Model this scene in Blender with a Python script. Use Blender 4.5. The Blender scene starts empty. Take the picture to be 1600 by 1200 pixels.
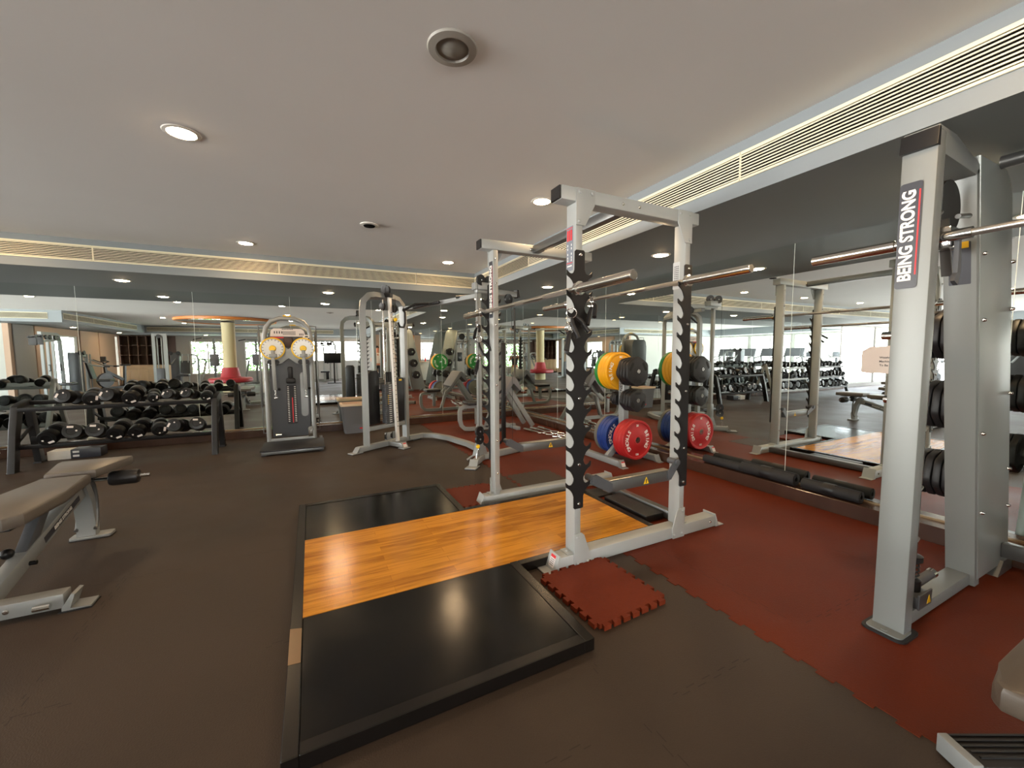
import bpy, bmesh, math, random
from mathutils import Vector as V, Matrix, Euler
PI = math.pi
random.seed(7)
SC = bpy.context.scene
COL = SC.collection
H = 1.28                      # camera height
XM, YM = 3.82, 7.50           # right and back mirror planes
ZL, ZH = 2.225, 2.546         # lower and upper ceiling
SX, SY = 2.366, 6.03          # faces of the dropped ceiling

# ------------------------------------------------------------------ materials
def lin(c):
    c = c / 255.0
    return c / 12.92 if c <= 0.04045 else ((c + 0.055) / 1.055) ** 2.4
def rgb(r, g, b): return (lin(r), lin(g), lin(b), 1.0)
MAT = {}
def mat(name, col, rough=0.5, metal=0.0, spec=0.5, noise=0.0, nscale=8.0, bump=0.0, bscale=60.0, rvar=0.0, coat=0.0, emit=None, estr=0.0, stretch=None):
    if name in MAT: return MAT[name]
    m = bpy.data.materials.new(name); m.use_nodes = True
    nt = m.node_tree; b = nt.nodes['Principled BSDF']
    b.inputs['Base Color'].default_value = col
    b.inputs['Roughness'].default_value = rough
    b.inputs['Metallic'].default_value = metal
    b.inputs['Specular IOR Level'].default_value = spec
    b.inputs['Coat Weight'].default_value = coat
    if emit:
        b.inputs['Emission Color'].default_value = emit
        b.inputs['Emission Strength'].default_value = estr
    tc = None
    def coords():
        nonlocal tc
        if tc is None:
            tc = nt.nodes.new('ShaderNodeTexCoord')
            if stretch:
                mp = nt.nodes.new('ShaderNodeMapping'); mp.inputs['Scale'].default_value = stretch
                nt.links.new(tc.outputs['Object'], mp.inputs['Vector']); tc = mp
        return tc.outputs['Vector' if stretch else 'Object']
    if noise > 0 or rvar > 0:
        n = nt.nodes.new('ShaderNodeTexNoise'); n.inputs['Scale'].default_value = nscale; n.inputs['Detail'].default_value = 6
        nt.links.new(coords(), n.inputs['Vector'])
        if noise > 0:
            mx = nt.nodes.new('ShaderNodeMix'); mx.data_type = 'RGBA'
            mx.inputs[6].default_value = tuple(c * (1 - noise) for c in col[:3]) + (1,)
            mx.inputs[7].default_value = tuple(min(1, c * (1 + noise)) for c in col[:3]) + (1,)
            nt.links.new(n.outputs['Fac'], mx.inputs[0]); nt.links.new(mx.outputs[2], b.inputs['Base Color'])
        if rvar > 0:
            mr = nt.nodes.new('ShaderNodeMapRange')
            mr.inputs['From Min'].default_value = 0.3; mr.inputs['From Max'].default_value = 0.7
            mr.inputs['To Min'].default_value = max(0, rough - rvar); mr.inputs['To Max'].default_value = min(1, rough + rvar)
            nt.links.new(n.outputs['Fac'], mr.inputs['Value']); nt.links.new(mr.outputs['Result'], b.inputs['Roughness'])
    if bump > 0:
        n2 = nt.nodes.new('ShaderNodeTexNoise'); n2.inputs['Scale'].default_value = bscale; n2.inputs['Detail'].default_value = 4
        nt.links.new(coords(), n2.inputs['Vector'])
        bp = nt.nodes.new('ShaderNodeBump'); bp.inputs['Strength'].default_value = bump; bp.inputs['Distance'].default_value = 0.01
        nt.links.new(n2.outputs['Fac'], bp.inputs['Height']); nt.links.new(bp.outputs['Normal'], b.inputs['Normal'])
    MAT[name] = m
    return m

SILVER = mat('silver_paint', rgb(140, 143, 142), 0.40, 0.2, 0.5, bump=0.02, bscale=400)
RACKS = mat('rack_silver_paint', rgb(164, 167, 165), 0.40, 0.1, 0.5, bump=0.02, bscale=400)
SMITHS = mat('smith_silver_paint', rgb(126, 129, 127), 0.38, 0.25, 0.5)
VINYLD = mat('grey_vinyl_no_glare', rgb(80, 70, 60), 0.45, bump=0.05, bscale=220)  # same grey vinyl, without the lift for window glare
SILVERD = mat('grey_steel', rgb(112, 113, 112), 0.34, 0.7, 0.5)
PANEL = mat('brushed_panel', rgb(150, 155, 152), 0.30, 0.35, 0.5)
BLACK = mat('black_powder_coat', rgb(22, 21, 22), 0.42, 0.0, 0.4)
BLACKR = mat('black_rubber', rgb(27, 26, 27), 0.5, 0.0, 0.4, noise=0.2, nscale=30)
BLACKG = mat('black_gloss', rgb(15, 15, 16), 0.3, 0.0, 0.3)
CHROME = mat('chrome', rgb(222, 221, 218), 0.16, 1.0)
STEEL = mat('dark_steel', rgb(188, 184, 178), 0.28, 1.0)
CHAR = mat('charcoal_plastic', rgb(72, 74, 78), 0.45)
VINYL = mat('grey_vinyl_glare', rgb(98, 92, 86), 0.34, 0.0, 0.5, noise=0.08, nscale=5, bump=0.06, bscale=220)  # pad colour lifted to stand in for window glare
VINYLB = mat('black_vinyl', rgb(34, 33, 34), 0.36, bump=0.04, bscale=250)
VINYLG = mat('slate_vinyl', rgb(100, 99, 102), 0.4)
FOAM = mat('black_foam', rgb(28, 27, 28), 0.75)
WHITEP = mat('white_plastic', rgb(225, 222, 214), 0.4)
WHITEL = mat('white_lettering', rgb(235, 235, 230), 0.5)
REDL = mat('red_print', rgb(205, 40, 45), 0.5)
STICK = mat('dark_sticker', rgb(48, 50, 58), 0.35)
PAPER = mat('paper', rgb(212, 204, 200), 0.8)
INK = mat('ink', rgb(35, 35, 38), 0.7)
YEL = mat('yellow_plastic', rgb(235, 190, 20), 0.35)
GREENP = mat('green_bumper', rgb(28, 120, 48), 0.45, noise=0.12, nscale=14)
YELP = mat('yellow_bumper', rgb(225, 160, 15), 0.45, noise=0.12, nscale=14)
REDP = mat('red_bumper', rgb(170, 28, 30), 0.42, noise=0.15, nscale=14)
BLUEP = mat('blue_bumper', rgb(20, 52, 118), 0.42, noise=0.15, nscale=14)
GREYP = mat('grey_bumper', rgb(95, 92, 84), 0.45)
BINM = mat('grey_bin_plastic', rgb(105, 107, 112), 0.5)
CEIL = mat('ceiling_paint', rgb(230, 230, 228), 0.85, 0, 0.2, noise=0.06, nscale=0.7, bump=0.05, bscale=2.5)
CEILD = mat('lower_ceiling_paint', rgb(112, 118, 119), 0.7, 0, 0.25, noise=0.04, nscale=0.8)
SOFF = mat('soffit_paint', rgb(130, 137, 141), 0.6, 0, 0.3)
GRILLE = mat('grille_cream', rgb(232, 224, 196), 0.45)
GRILLED = mat('grille_dark', rgb(10, 9, 9), 0.9, 0, 0.1)
WALLW = mat('wall_white', rgb(214, 214, 206), 0.8)
WALLG = mat('wall_grey', rgb(150, 146, 142), 0.8)
WALLT = mat('wall_tan', rgb(178, 150, 128), 0.7)
BROWNW = mat('dark_brown_wood', rgb(66, 46, 38), 0.5, noise=0.3, nscale=6, stretch=(1, 1, 8))
CREAM = mat('cream_laminate', rgb(226, 206, 178), 0.5)
OAK = mat('orange_door_wood', rgb(206, 128, 62), 0.4, noise=0.15, nscale=5, stretch=(8, 8, 1))
COLP = mat('column_paint', rgb(206, 192, 150), 0.6)
REDV = mat('red_vinyl', rgb(160, 40, 48), 0.4)
SKIN = mat('skin', rgb(196, 130, 100), 0.55)
HAIR = mat('hair', rgb(24, 18, 16), 0.6)
TSHIRT = mat('black_cotton', rgb(24, 23, 25), 0.85)
SHORTS = mat('khaki_cotton', rgb(206, 198, 168), 0.85)
WSHIRT = mat('white_cotton', rgb(228, 216, 205), 0.85)
DTROU = mat('dark_trousers', rgb(44, 44, 48), 0.85)
LEAF = mat('leaves', rgb(84, 128, 60), 0.6, noise=0.5, nscale=9)
PAVE = mat('paving', rgb(190, 184, 172), 0.8, noise=0.1, nscale=2)
FRAMEW = mat('window_frame_white', rgb(205, 205, 200), 0.4)
BLIND = mat('blind_fabric', rgb(190, 178, 168), 0.8)
BLUEM = mat('blue_rubber', rgb(30, 60, 140), 0.5)
GREENM = mat('green_rubber', rgb(30, 120, 70), 0.5)
LAMP = mat('lamp_glow', rgb(255, 220, 170), 0.5, emit=(1.0, 0.68, 0.38, 1), estr=260.0)
SHOE = mat('dark_shoe', rgb(40, 38, 42), 0.7)
CABLE = mat('cable_black', rgb(20, 20, 20), 0.4)

def mirror_mat():
    m = bpy.data.materials.new('mirror_glass'); m.use_nodes = True
    b = m.node_tree.nodes['Principled BSDF']
    b.inputs['Base Color'].default_value = (0.87, 0.92, 0.90, 1); b.inputs['Metallic'].default_value = 1; b.inputs['Roughness'].default_value = 0.0
    return m
MIRROR = mirror_mat()

def glass_mat():
    m = bpy.data.materials.new('window_glass'); m.use_nodes = True
    nt = m.node_tree; nt.nodes.clear()
    o = nt.nodes.new('ShaderNodeOutputMaterial'); mix = nt.nodes.new('ShaderNodeMixShader')
    t = nt.nodes.new('ShaderNodeBsdfTransparent'); g = nt.nodes.new('ShaderNodeBsdfGlossy')
    g.inputs['Roughness'].default_value = 0.02
    mix.inputs[0].default_value = 0.07
    nt.links.new(t.outputs[0], mix.inputs[1]); nt.links.new(g.outputs[0], mix.inputs[2]); nt.links.new(mix.outputs[0], o.inputs[0])
    return m
GLASS = glass_mat()

def wood_mat(name, axis, pw, pl, c1, c2, rough):
    """strip laminate: planks run along AXIS (0 = x)"""
    m = bpy.data.materials.new(name); m.use_nodes = True
    nt = m.node_tree; b = nt.nodes['Principled BSDF']; N = nt.nodes.new; L = nt.links.new
    tc = N('ShaderNodeTexCoord'); mp = N('ShaderNodeMapping'); L(tc.outputs['Object'], mp.inputs['Vector'])
    if axis == 1: mp.inputs['Rotation'].default_value = (0, 0, PI / 2)
    br = N('ShaderNodeTexBrick'); br.offset = 0.37; br.squash = 1
    br.inputs['Scale'].default_value = 1; br.inputs['Brick Width'].default_value = pl; br.inputs['Row Height'].default_value = pw
    br.inputs['Mortar Size'].default_value = 0.0012; br.inputs['Mortar Smooth'].default_value = 0.1; br.inputs['Bias'].default_value = 0
    br.inputs['Color1'].default_value = (0, 0, 0, 1); br.inputs['Color2'].default_value = (1, 1, 1, 1); br.inputs['Mortar'].default_value = (0, 0, 0, 1)
    L(mp.outputs[0], br.inputs['Vector'])
    mp2 = N('ShaderNodeMapping'); mp2.inputs['Scale'].default_value = (1.6, 22, 1); L(mp.outputs[0], mp2.inputs['Vector'])
    n = N('ShaderNodeTexNoise'); n.inputs['Scale'].default_value = 2.2; n.inputs['Detail'].default_value = 7; n.inputs['Distortion'].default_value = 0.6
    L(mp2.outputs[0], n.inputs['Vector'])
    n3 = N('ShaderNodeTexNoise'); n3.inputs['Scale'].default_value = 3; n3.inputs['Detail'].default_value = 2
    mp3 = N('ShaderNodeMapping'); mp3.inputs['Scale'].default_value = (1, 3, 1); L(mp.outputs[0], mp3.inputs['Vector']); L(mp3.outputs[0], n3.inputs['Vector'])
    add = N('ShaderNodeMath'); add.operation = 'MULTIPLY_ADD'; add.inputs[1].default_value = 0.35
    L(br.outputs['Color'], add.inputs[0]); L(n.outputs['Fac'], add.inputs[2])
    add2 = N('ShaderNodeMath'); add2.operation = 'MULTIPLY_ADD'; add2.inputs[1].default_value = 0.35; L(n3.outputs['Fac'], add2.inputs[0]); L(add.outputs[0], add2.inputs[2])
    cr = N('ShaderNodeValToRGB'); cr.color_ramp.elements[0].position = 0.45; cr.color_ramp.elements[0].color = c1
    cr.color_ramp.elements[1].position = 1.05; cr.color_ramp.elements[1].color = c2
    L(add2.outputs[0], cr.inputs[0]); L(cr.outputs[0], b.inputs['Base Color'])
    b.inputs['Roughness'].default_value = rough
    bn = N('ShaderNodeTexNoise'); bn.inputs['Scale'].default_value = 130; bn.inputs['Detail'].default_value = 2; L(mp.outputs[0], bn.inputs['Vector'])
    bp = N('ShaderNodeBump'); bp.inputs['Strength'].default_value = 0.10; bp.inputs['Distance'].default_value = 0.006; L(bn.outputs['Fac'], bp.inputs['Height']); L(bp.outputs[0], b.inputs['Normal'])
    return m
WOOD = wood_mat('wood_laminate', 0, 0.062, 0.55, rgb(138, 78, 14), rgb(214, 146, 46), 0.15)

def floor_mat(name, base, spec=0.2):
    m = bpy.data.materials.new(name); m.use_nodes = True
    nt = m.node_tree; b = nt.nodes['Principled BSDF']; N = nt.nodes.new; L = nt.links.new
    tc = N('ShaderNodeTexCoord')
    n = N('ShaderNodeTexNoise'); n.inputs['Scale'].default_value = 1.3; n.inputs['Detail'].default_value = 8; L(tc.outputs['Object'], n.inputs['Vector'])
    f = N('ShaderNodeTexNoise'); f.inputs['Scale'].default_value = 180; f.inputs['Detail'].default_value = 2; L(tc.outputs['Object'], f.inputs['Vector'])
    a = N('ShaderNodeMath'); a.operation = 'MULTIPLY_ADD'; a.inputs[1].default_value = 0.25; L(f.outputs['Fac'], a.inputs[0]); L(n.outputs['Fac'], a.inputs[2])
    cr = N('ShaderNodeValToRGB'); cr.color_ramp.elements[0].position = 0.35; cr.color_ramp.elements[1].position = 0.9
    cr.color_ramp.elements[0].color = tuple(c * 0.78 for c in base[:3]) + (1,); cr.color_ramp.elements[1].color = tuple(c * 1.25 for c in base[:3]) + (1,)
    L(a.outputs[0], cr.inputs[0])
    # tile joints on a one metre grid with an interlocking edge
    sep = N('ShaderNodeSeparateXYZ'); L(tc.outputs['Object'], sep.inputs[0])
    def joint(u, v):
        s = N('ShaderNodeMath'); s.operation = 'PINGPONG'; s.inputs[1].default_value = 0.045; L(sep.outputs[v], s.inputs[0])
        st = N('ShaderNodeMath'); st.operation = 'GREATER_THAN'; st.inputs[1].default_value = 0.0225; L(s.outputs[0], st.inputs[0])
        off = N('ShaderNodeMath'); off.operation = 'MULTIPLY_ADD'; off.inputs[1].default_value = 0.018; L(st.outputs[0], off.inputs[0]); L(sep.outputs[u], off.inputs[2])
        pp = N('ShaderNodeMath'); pp.operation = 'PINGPONG'; pp.inputs[1].default_value = 0.5; L(off.outputs[0], pp.inputs[0])
        lt = N('ShaderNodeMath'); lt.operation = 'LESS_THAN'; lt.inputs[1].default_value = 0.0022; L(pp.outputs[0], lt.inputs[0])
        return lt
    j1, j2 = joint(0, 1), joint(1, 0)
    mx = N('ShaderNodeMath'); mx.operation = 'MAXIMUM'; L(j1.outputs[0], mx.inputs[0]); L(j2.outputs[0], mx.inputs[1])
    # joints are worn closed in places
    wn = N('ShaderNodeTexNoise'); wn.inputs['Scale'].default_value = 2.3; L(tc.outputs['Object'], wn.inputs['Vector'])
    wl = N('ShaderNodeMath'); wl.operation = 'GREATER_THAN'; wl.inputs[1].default_value = 0.47; L(wn.outputs['Fac'], wl.inputs[0])
    mu = N('ShaderNodeMath'); mu.operation = 'MULTIPLY'; L(mx.outputs[0], mu.inputs[0]); L(wl.outputs[0], mu.inputs[1])
    mm = N('ShaderNodeMath'); mm.operation = 'MULTIPLY'; mm.inputs[1].default_value = 0.6; L(mu.outputs[0], mm.inputs[0])
    mc = N('ShaderNodeMix'); mc.data_type = 'RGBA'; mc.inputs[7].default_value = tuple(c * 0.35 for c in base[:3]) + (1,)
    L(mm.outputs[0], mc.inputs[0]); L(cr.outputs[0], mc.inputs[6]); L(mc.outputs[2], b.inputs['Base Color'])
    mr = N('ShaderNodeMapRange'); mr.inputs['From Min'].default_value = 0.3; mr.inputs['From Max'].default_value = 0.7; mr.inputs['To Min'].default_value = 0.42; mr.inputs['To Max'].default_value = 0.6
    L(n.outputs['Fac'], mr.inputs[0]); L(mr.outputs[0], b.inputs['Roughness'])
    b.inputs['Specular IOR Level'].default_value = spec
    bp = N('ShaderNodeBump'); bp.inputs['Strength'].default_value = 0.25; bp.inputs['Distance'].default_value = 0.004; L(f.outputs['Fac'], bp.inputs['Height'])
    bp2 = N('ShaderNodeBump'); bp2.inputs['Strength'].default_value = 0.5; bp2.inputs['Distance'].default_value = 0.004; bp2.invert = True
    L(mu.outputs[0], bp2.inputs['Height']); L(bp.outputs[0], bp2.inputs['Normal']); L(bp2.outputs[0], b.inputs['Normal'])
    return m
FLOORD = floor_mat('dark_rubber_floor', rgb(62, 52, 44), 0.16)
FLOORR = floor_mat('red_rubber_floor', rgb(90, 33, 11), 0.12)
TILER = mat('red_rubber_tile', rgb(104, 40, 18), 0.65, 0, 0.15, noise=0.12, nscale=40, bump=0.3, bscale=250)
KERB = mat('kerb_laminate', rgb(62, 42, 33), 0.2, 0, 0.5, noise=0.45, nscale=2.5, stretch=(3.0, 3.0, 0.8))
MATB = mat('black_platform_mat', rgb(9, 8, 8), 0.2, 0, 0.35, noise=0.12, nscale=4, rvar=0.05, bump=0.03, bscale=9)
RIM = mat('black_platform_rim', rgb(18, 15, 13), 0.26, 0, 0.4, noise=0.08, nscale=3)

# ------------------------------------------------------------------ mesh building
class MB:
    def __init__(s): s.bm = bmesh.new()
    def add(s, verts, faces):
        vs = [s.bm.verts.new(v) for v in verts]
        for f in faces:
            try: s.bm.faces.new([vs[i] for i in f])
            except ValueError: pass
        return vs
    def box(s, a, b, bev=0.0, rot=None, seg=2):
        """axis aligned box between corners a and b; rot = (matrix, pivot)"""
        x0, x1 = sorted((a[0], b[0])); y0, y1 = sorted((a[1], b[1])); z0, z1 = sorted((a[2], b[2]))
        vs = s.add([(x0,y0,z0),(x1,y0,z0),(x1,y1,z0),(x0,y1,z0),(x0,y0,z1),(x1,y0,z1),(x1,y1,z1),(x0,y1,z1)],
                   [(3,2,1,0),(4,5,6,7),(0,1,5,4),(1,2,6,5),(2,3,7,6),(3,0,4,7)])
        return s._fin(vs, bev, seg, rot)
    def _fin(s, vs, bev, seg, rot):
        if bev > 0:
            es = list({e for v in vs for e in v.link_edges})
            r = bmesh.ops.bevel(s.bm, geom=es, offset=bev, segments=seg, profile=0.5, affect='EDGES')
            vs = list({v for v in r['verts']} | {v for v in vs if v.is_valid})
        if rot:
            for v in vs: v.co = rot @ v.co
        return vs
    def bar(s, p, q, w, h, up=(0, 0, 1), bev=0.0, seg=2):
        """rectangular tube from p to q; w across, h along UP"""
        p, q = V(p), V(q); d = (q - p).normalized(); u = V(up); r = d.cross(u)
        if r.length < 1e-5: r = d.cross(V((1, 0, 0)))
        r.normalize(); u = r.cross(d).normalized()
        vs = s.add([p - r*w/2 - u*h/2, p + r*w/2 - u*h/2, p + r*w/2 + u*h/2, p - r*w/2 + u*h/2,
                    q - r*w/2 - u*h/2, q + r*w/2 - u*h/2, q + r*w/2 + u*h/2, q - r*w/2 + u*h/2],
                   [(0,1,2,3),(7,6,5,4),(0,4,5,1),(1,5,6,2),(2,6,7,3),(3,7,4,0)])
        return s._fin(vs, bev, seg, None)
    def tube(s, pts, r, n=12, closed=False, caps=True, rect=None):
        """round tube along a path; rect=(w,h) for a flat-sided one"""
        pts = [V(p) for p in pts]; m = len(pts); rings = []
        prev = None
        for i, p in enumerate(pts):
            if closed: t = (pts[(i+1) % m] - pts[i-1])
            elif i == 0: t = pts[1] - p
            elif i == m-1: t = p - pts[i-1]
            else: t = (pts[i+1] - p).normalized() + (p - pts[i-1]).normalized()
            t.normalize()
            if prev is None:
                a = V((0, 0, 1)) if abs(t.z) < 0.9 else V((1, 0, 0))
                x = t.cross(a).normalized()
            else:
                x = (prev - t * prev.dot(t)).normalized()
            prev = x; y = t.cross(x).normalized()
            rr = r[i] if isinstance(r, (list, tuple)) else r
            if rect: ring = [p + x*rect[0]/2*a + y*rect[1]/2*b for a, b in ((-1,-1),(1,-1),(1,1),(-1,1))]
            else: ring = [p + x*rr*math.cos(2*PI*k/n) + y*rr*math.sin(2*PI*k/n) for k in range(n)]
            rings.append([s.bm.verts.new(v) for v in ring])
        k = len(rings[0])
        for i in range(m if closed else m-1):
            A, B = rings[i], rings[(i+1) % m]
            for j in range(k):
                try: s.bm.faces.new((A[j], A[(j+1) % k], B[(j+1) % k], B[j]))
                except ValueError: pass
        if caps and not closed:
            s.bm.faces.new(rings[0][::-1]); s.bm.faces.new(rings[-1])
    def cyl(s, p, q, r, n=20, r2=None): s.tube([p, q], [r, r if r2 is None else r2], n)
    def lathe(s, prof, origin=(0, 0, 0), axis=(0, 0, 1), n=32, cap=True):
        """prof = [(radius, height along axis)]"""
        o = V(origin); a = V(axis).normalized(); x = a.cross(V((0, 0, 1)) if abs(a.z) < 0.9 else V((1, 0, 0))).normalized(); y = a.cross(x)
        rings = [[s.bm.verts.new(o + a*h + (x*math.cos(2*PI*k/n) + y*math.sin(2*PI*k/n))*max(r, 1e-4)) for k in range(n)] for r, h in prof]
        for A, B in zip(rings, rings[1:]):
            for j in range(n): s.bm.faces.new((A[j], A[(j+1) % n], B[(j+1) % n], B[j]))
        if cap:
            s.bm.faces.new(rings[0][::-1]); s.bm.faces.new(rings[-1])
    def prism(s, poly, fn, t0, t1, bev=0.0):
        """extrude the 2-D polygon; fn(u, v, t) gives the 3-D point"""
        n = len(poly)
        vs = s.add([fn(u, v, t0) for u, v in poly] + [fn(u, v, t1) for u, v in poly], [])
        f = [s.bm.faces.new(vs[:n]), s.bm.faces.new(vs[n:][::-1])]
        for i in range(n): s.bm.faces.new((vs[i], vs[i+n], vs[(i+1) % n + n], vs[(i+1) % n]))
        if bev > 0:
            es = [e for e in {e for v in vs for e in v.link_edges} if not (e.verts[0] in vs[:n]) != (e.verts[1] in vs[:n])]
            bmesh.ops.bevel(s.bm, geom=es, offset=bev, segments=2, profile=0.5, affect='EDGES')
        return f
    def sphere(s, c, r, n=16, sc=(1, 1, 1)):
        ret = bmesh.ops.create_uvsphere(s.bm, u_segments=n, v_segments=max(6, n//2), radius=r)
        for v in ret['verts']: v.co = V((v.co.x*sc[0], v.co.y*sc[1], v.co.z*sc[2])) + V(c)
    def bolt(s, p, d, r=0.010, h=0.008):
        d = V(d).normalized(); s.lathe([(r, 0), (r, h*0.4), (r*0.75, h*0.85), (r*0.3, h)], p, d, 10)
    def build(s, name, m, parent=None, smooth=True, ang=35, kind=None, label=None, off=None):
        bm = s.bm
        bmesh.ops.recalc_face_normals(bm, faces=bm.faces)
        o_ = off if off is not None else (ROOT.get(parent.name) if parent else None)
        if o_ is not None:
            for v in bm.verts: v.co -= o_
        if name in SPLIT: return s.split(name, m, parent, smooth, ang, label, o_)
        me = bpy.data.meshes.new(name); bm.to_mesh(me); bm.free()
        if smooth:
            me.shade_smooth()
            try: me.set_sharp_from_angle(angle=math.radians(ang))
            except Exception: pass
        for x in (m if isinstance(m, (list, tuple)) else [m]): me.materials.append(x)
        ob = bpy.data.objects.new(name, me); COL.objects.link(ob)
        if parent:
            ob.parent = parent; ROOT[ob.name] = o_
        if kind: ob['kind'] = kind
        if label: ob['label'] = label
        return ob
    def split(s, name, m, parent, smooth, ang, label, o_):
        """every loose piece becomes a part of its own"""
        bm = s.bm; seen = set(); isl = []
        for v in bm.verts:
            if v in seen: continue
            st = [v]; seen.add(v); cur = []
            while st:
                a = st.pop(); cur.append(a)
                for e in a.link_edges:
                    o = e.other_vert(a)
                    if o not in seen: seen.add(o); st.append(o)
            isl.append(cur)
        first = None
        for cur in isl:
            idx = {v: i for i, v in enumerate(cur)}
            fs = {f for v in cur for f in v.link_faces}
            me = bpy.data.meshes.new(SPLIT[name]); me.from_pydata([v.co[:] for v in cur], [], [[idx[v] for v in f.verts] for f in fs]); me.update()
            if smooth:
                me.shade_smooth(); me.set_sharp_from_angle(angle=math.radians(ang))
            me.materials.append(m)
            ob = bpy.data.objects.new(SPLIT[name], me); COL.objects.link(ob); ob.parent = parent; ROOT[ob.name] = o_
            if label: ob['label'] = label
            first = first or ob
        bm.free()
        return first
SPLIT = {n: n[:-1] for n in 'bolts panel_bolts cross_beam_bolts pegs arms grips arm_pads uprights handrails columns rods handles pulleys pulley_wheels pulley_hubs pull_up_grips top_pulleys low_pulleys stack_guide_rods'.split()}
SPLIT.update({'arm_bracket': 'arm_bracket', 'knurling': 'knurling', 'rear_leg': 'rear_leg', 'arm_plate': 'arm_plate', 'foot_pad': 'foot_pad', 'foot_plate': 'foot_plate', 'side_rail': 'side_rail', 'rear_tie': 'rear_tie', 'bar_rest': 'bar_rest',
    'brace': 'brace', 'top_pulleys': 'pulley', 'low_pulleys': 'pulley', 'end_cap': 'end_cap', 'eyes': 'eye', 'stack_shroud': 'stack_shroud', 'cable': 'cable', 'arm_pulley': 'arm_pulley', 'foot_stub': 'foot_stub', 'peg_slots': 'peg_slot', 'adjust_ladder': 'adjust_ladder', 'lens': 'lens', 'sticker_bars': 'sticker_bar', 'gusset': 'gusset', 'weld_plate': 'weld_plate'})
ROOT = {}
def P(name, m, parent, fn, **kw):
    b = MB(); fn(b); return b.build(name, m, parent, **kw)
def thing(name, label, cat, loc=(0, 0, 0), rz=0.0, group=None, local=False):
    o = bpy.data.objects.new(name, None); COL.objects.link(o)
    o.location = loc; o.rotation_euler = (0, 0, rz); o.empty_display_size = 0.1
    o['label'] = label; o['category'] = cat
    if group: o['group'] = group
    ROOT[o.name] = V((0, 0, 0)) if local else V(loc)
    return o
def tag(o, label, cat, group=None):
    o['label'] = label; o['category'] = cat
    if group: o['group'] = group
    return o
def single(name, m, fn, label, cat, loc=(0, 0, 0), group=None, **kw):
    """a thing that is one mesh (world coordinates; origin set at loc)"""
    b = MB(); fn(b); o = b.build(name, m, None, off=V(loc), **kw); o.location = loc
    return tag(o, label, cat, group)
def struct(name, m, fn, **kw):
    b = MB(); fn(b); return b.build(name, m, None, kind='structure', **kw)
KIDS = {}
def dup(o, loc, rz=0.0, label=None, group=None, scale=None):
    r = o.copy(); COL.objects.link(r); r.location = loc; r.rotation_euler = (0, 0, rz)
    if scale: r.scale = (scale, scale, scale)
    if label: r['label'] = label
    if group: r['group'] = group
    for ch in list(o.children):
        c = ch.copy(); COL.objects.link(c); c.parent = r
        for g in list(ch.children):
            d = g.copy(); COL.objects.link(d); d.parent = c
    return r
def text_mesh(txt, size, thick=0.0, bold=0.0):
    cu = bpy.data.curves.new('txt', 'FONT'); cu.body = txt; cu.size = size; cu.extrude = thick; cu.offset = bold
    cu.align_x = 'CENTER'; cu.align_y = 'CENTER'
    ob = bpy.data.objects.new('txt', cu); COL.objects.link(ob)
    dg = bpy.context.evaluated_depsgraph_get(); me = bpy.data.meshes.new_from_object(ob.evaluated_get(dg))
    bpy.data.objects.remove(ob); bpy.data.curves.remove(cu)
    return me
def lettering(b, txt, size, M, thick=0.0008, bold=0.0, sx=1.0):
    """adds letters to the builder; text lies in local xy of matrix M"""
    me = text_mesh(txt, size, thick, bold)
    vs = [b.bm.verts.new(M @ V((v.co.x*sx, v.co.y, v.co.z))) for v in me.vertices]
    for p in me.polygons:
        try: b.bm.faces.new([vs[i] for i in p.vertices])
        except ValueError: pass
    bpy.data.meshes.remove(me)
def frame(o, x, y):
    """matrix with local x, y directions and origin"""
    x, y = V(x).normalized(), V(y).normalized(); z = x.cross(y)
    M = Matrix((x, y, z)).transposed().to_4x4(); M.translation = V(o); return M
def arc(c, r, a0, a1, n, fn): return [fn(c[0] + r*math.cos(a0 + (a1-a0)*i/n), c[1] + r*math.sin(a0 + (a1-a0)*i/n)) for i in range(n+1)]
def rrect(w, h, r, n=4, cx=0, cy=0):
    out = []
    for sx, sy, a in ((1,1,0),(-1,1,PI/2),(-1,-1,PI),(1,-1,1.5*PI)):
        for i in range(n+1):
            t = a + PI/2*i/n; out.append((cx + sx*(w/2-r) + r*math.cos(t), cy + sy*(h/2-r) + r*math.sin(t)))
    return out
SKY, BELOW_GLOW, EXPO = 14.0, 5.5, -0.06
# ------------------------------------------------------------------ the setting
struct('floor', FLOORD, lambda b: b.box((-14.2, -8.9, -0.1), (6.7, 7.7, 0)))
# red rubber floor along the right mirror wall: flush tiles with an interlocking edge
def red_floor(b):
    pts = []; y = -1.6; k = 0
    edge = []
    while y < 7.34:
        s = 0.011 if k % 2 else -0.011
        xx = 1.76 + 0.01*math.sin(y*2.1)
        edge += [(xx + s, y), (xx + s, min(y + 0.062, 7.34))]; y += 0.062; k += 1
    poly = [(3.68, -1.6), (3.68, 7.34)] + edge[::-1]
    b.prism(poly, lambda u, v, t: (u, v, t), 0.0, 0.003)
struct('floor_red', FLOORR, red_floor)

struct('ceiling', CEIL, lambda b: b.box((-14.2, -8.9, ZH), (6.7, 7.7, ZH + 0.1)))
def soffit(name, x0, y0, x1, y1):
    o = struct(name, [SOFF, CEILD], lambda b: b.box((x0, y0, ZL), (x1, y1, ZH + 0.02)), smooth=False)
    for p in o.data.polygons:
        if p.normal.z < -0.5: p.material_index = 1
    return o
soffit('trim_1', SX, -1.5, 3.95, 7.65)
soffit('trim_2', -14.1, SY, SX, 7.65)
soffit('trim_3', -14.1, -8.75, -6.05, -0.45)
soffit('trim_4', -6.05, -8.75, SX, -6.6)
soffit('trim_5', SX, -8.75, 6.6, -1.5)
soffit('trim_6', -14.1, -0.45, -12.7, SY)

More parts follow.
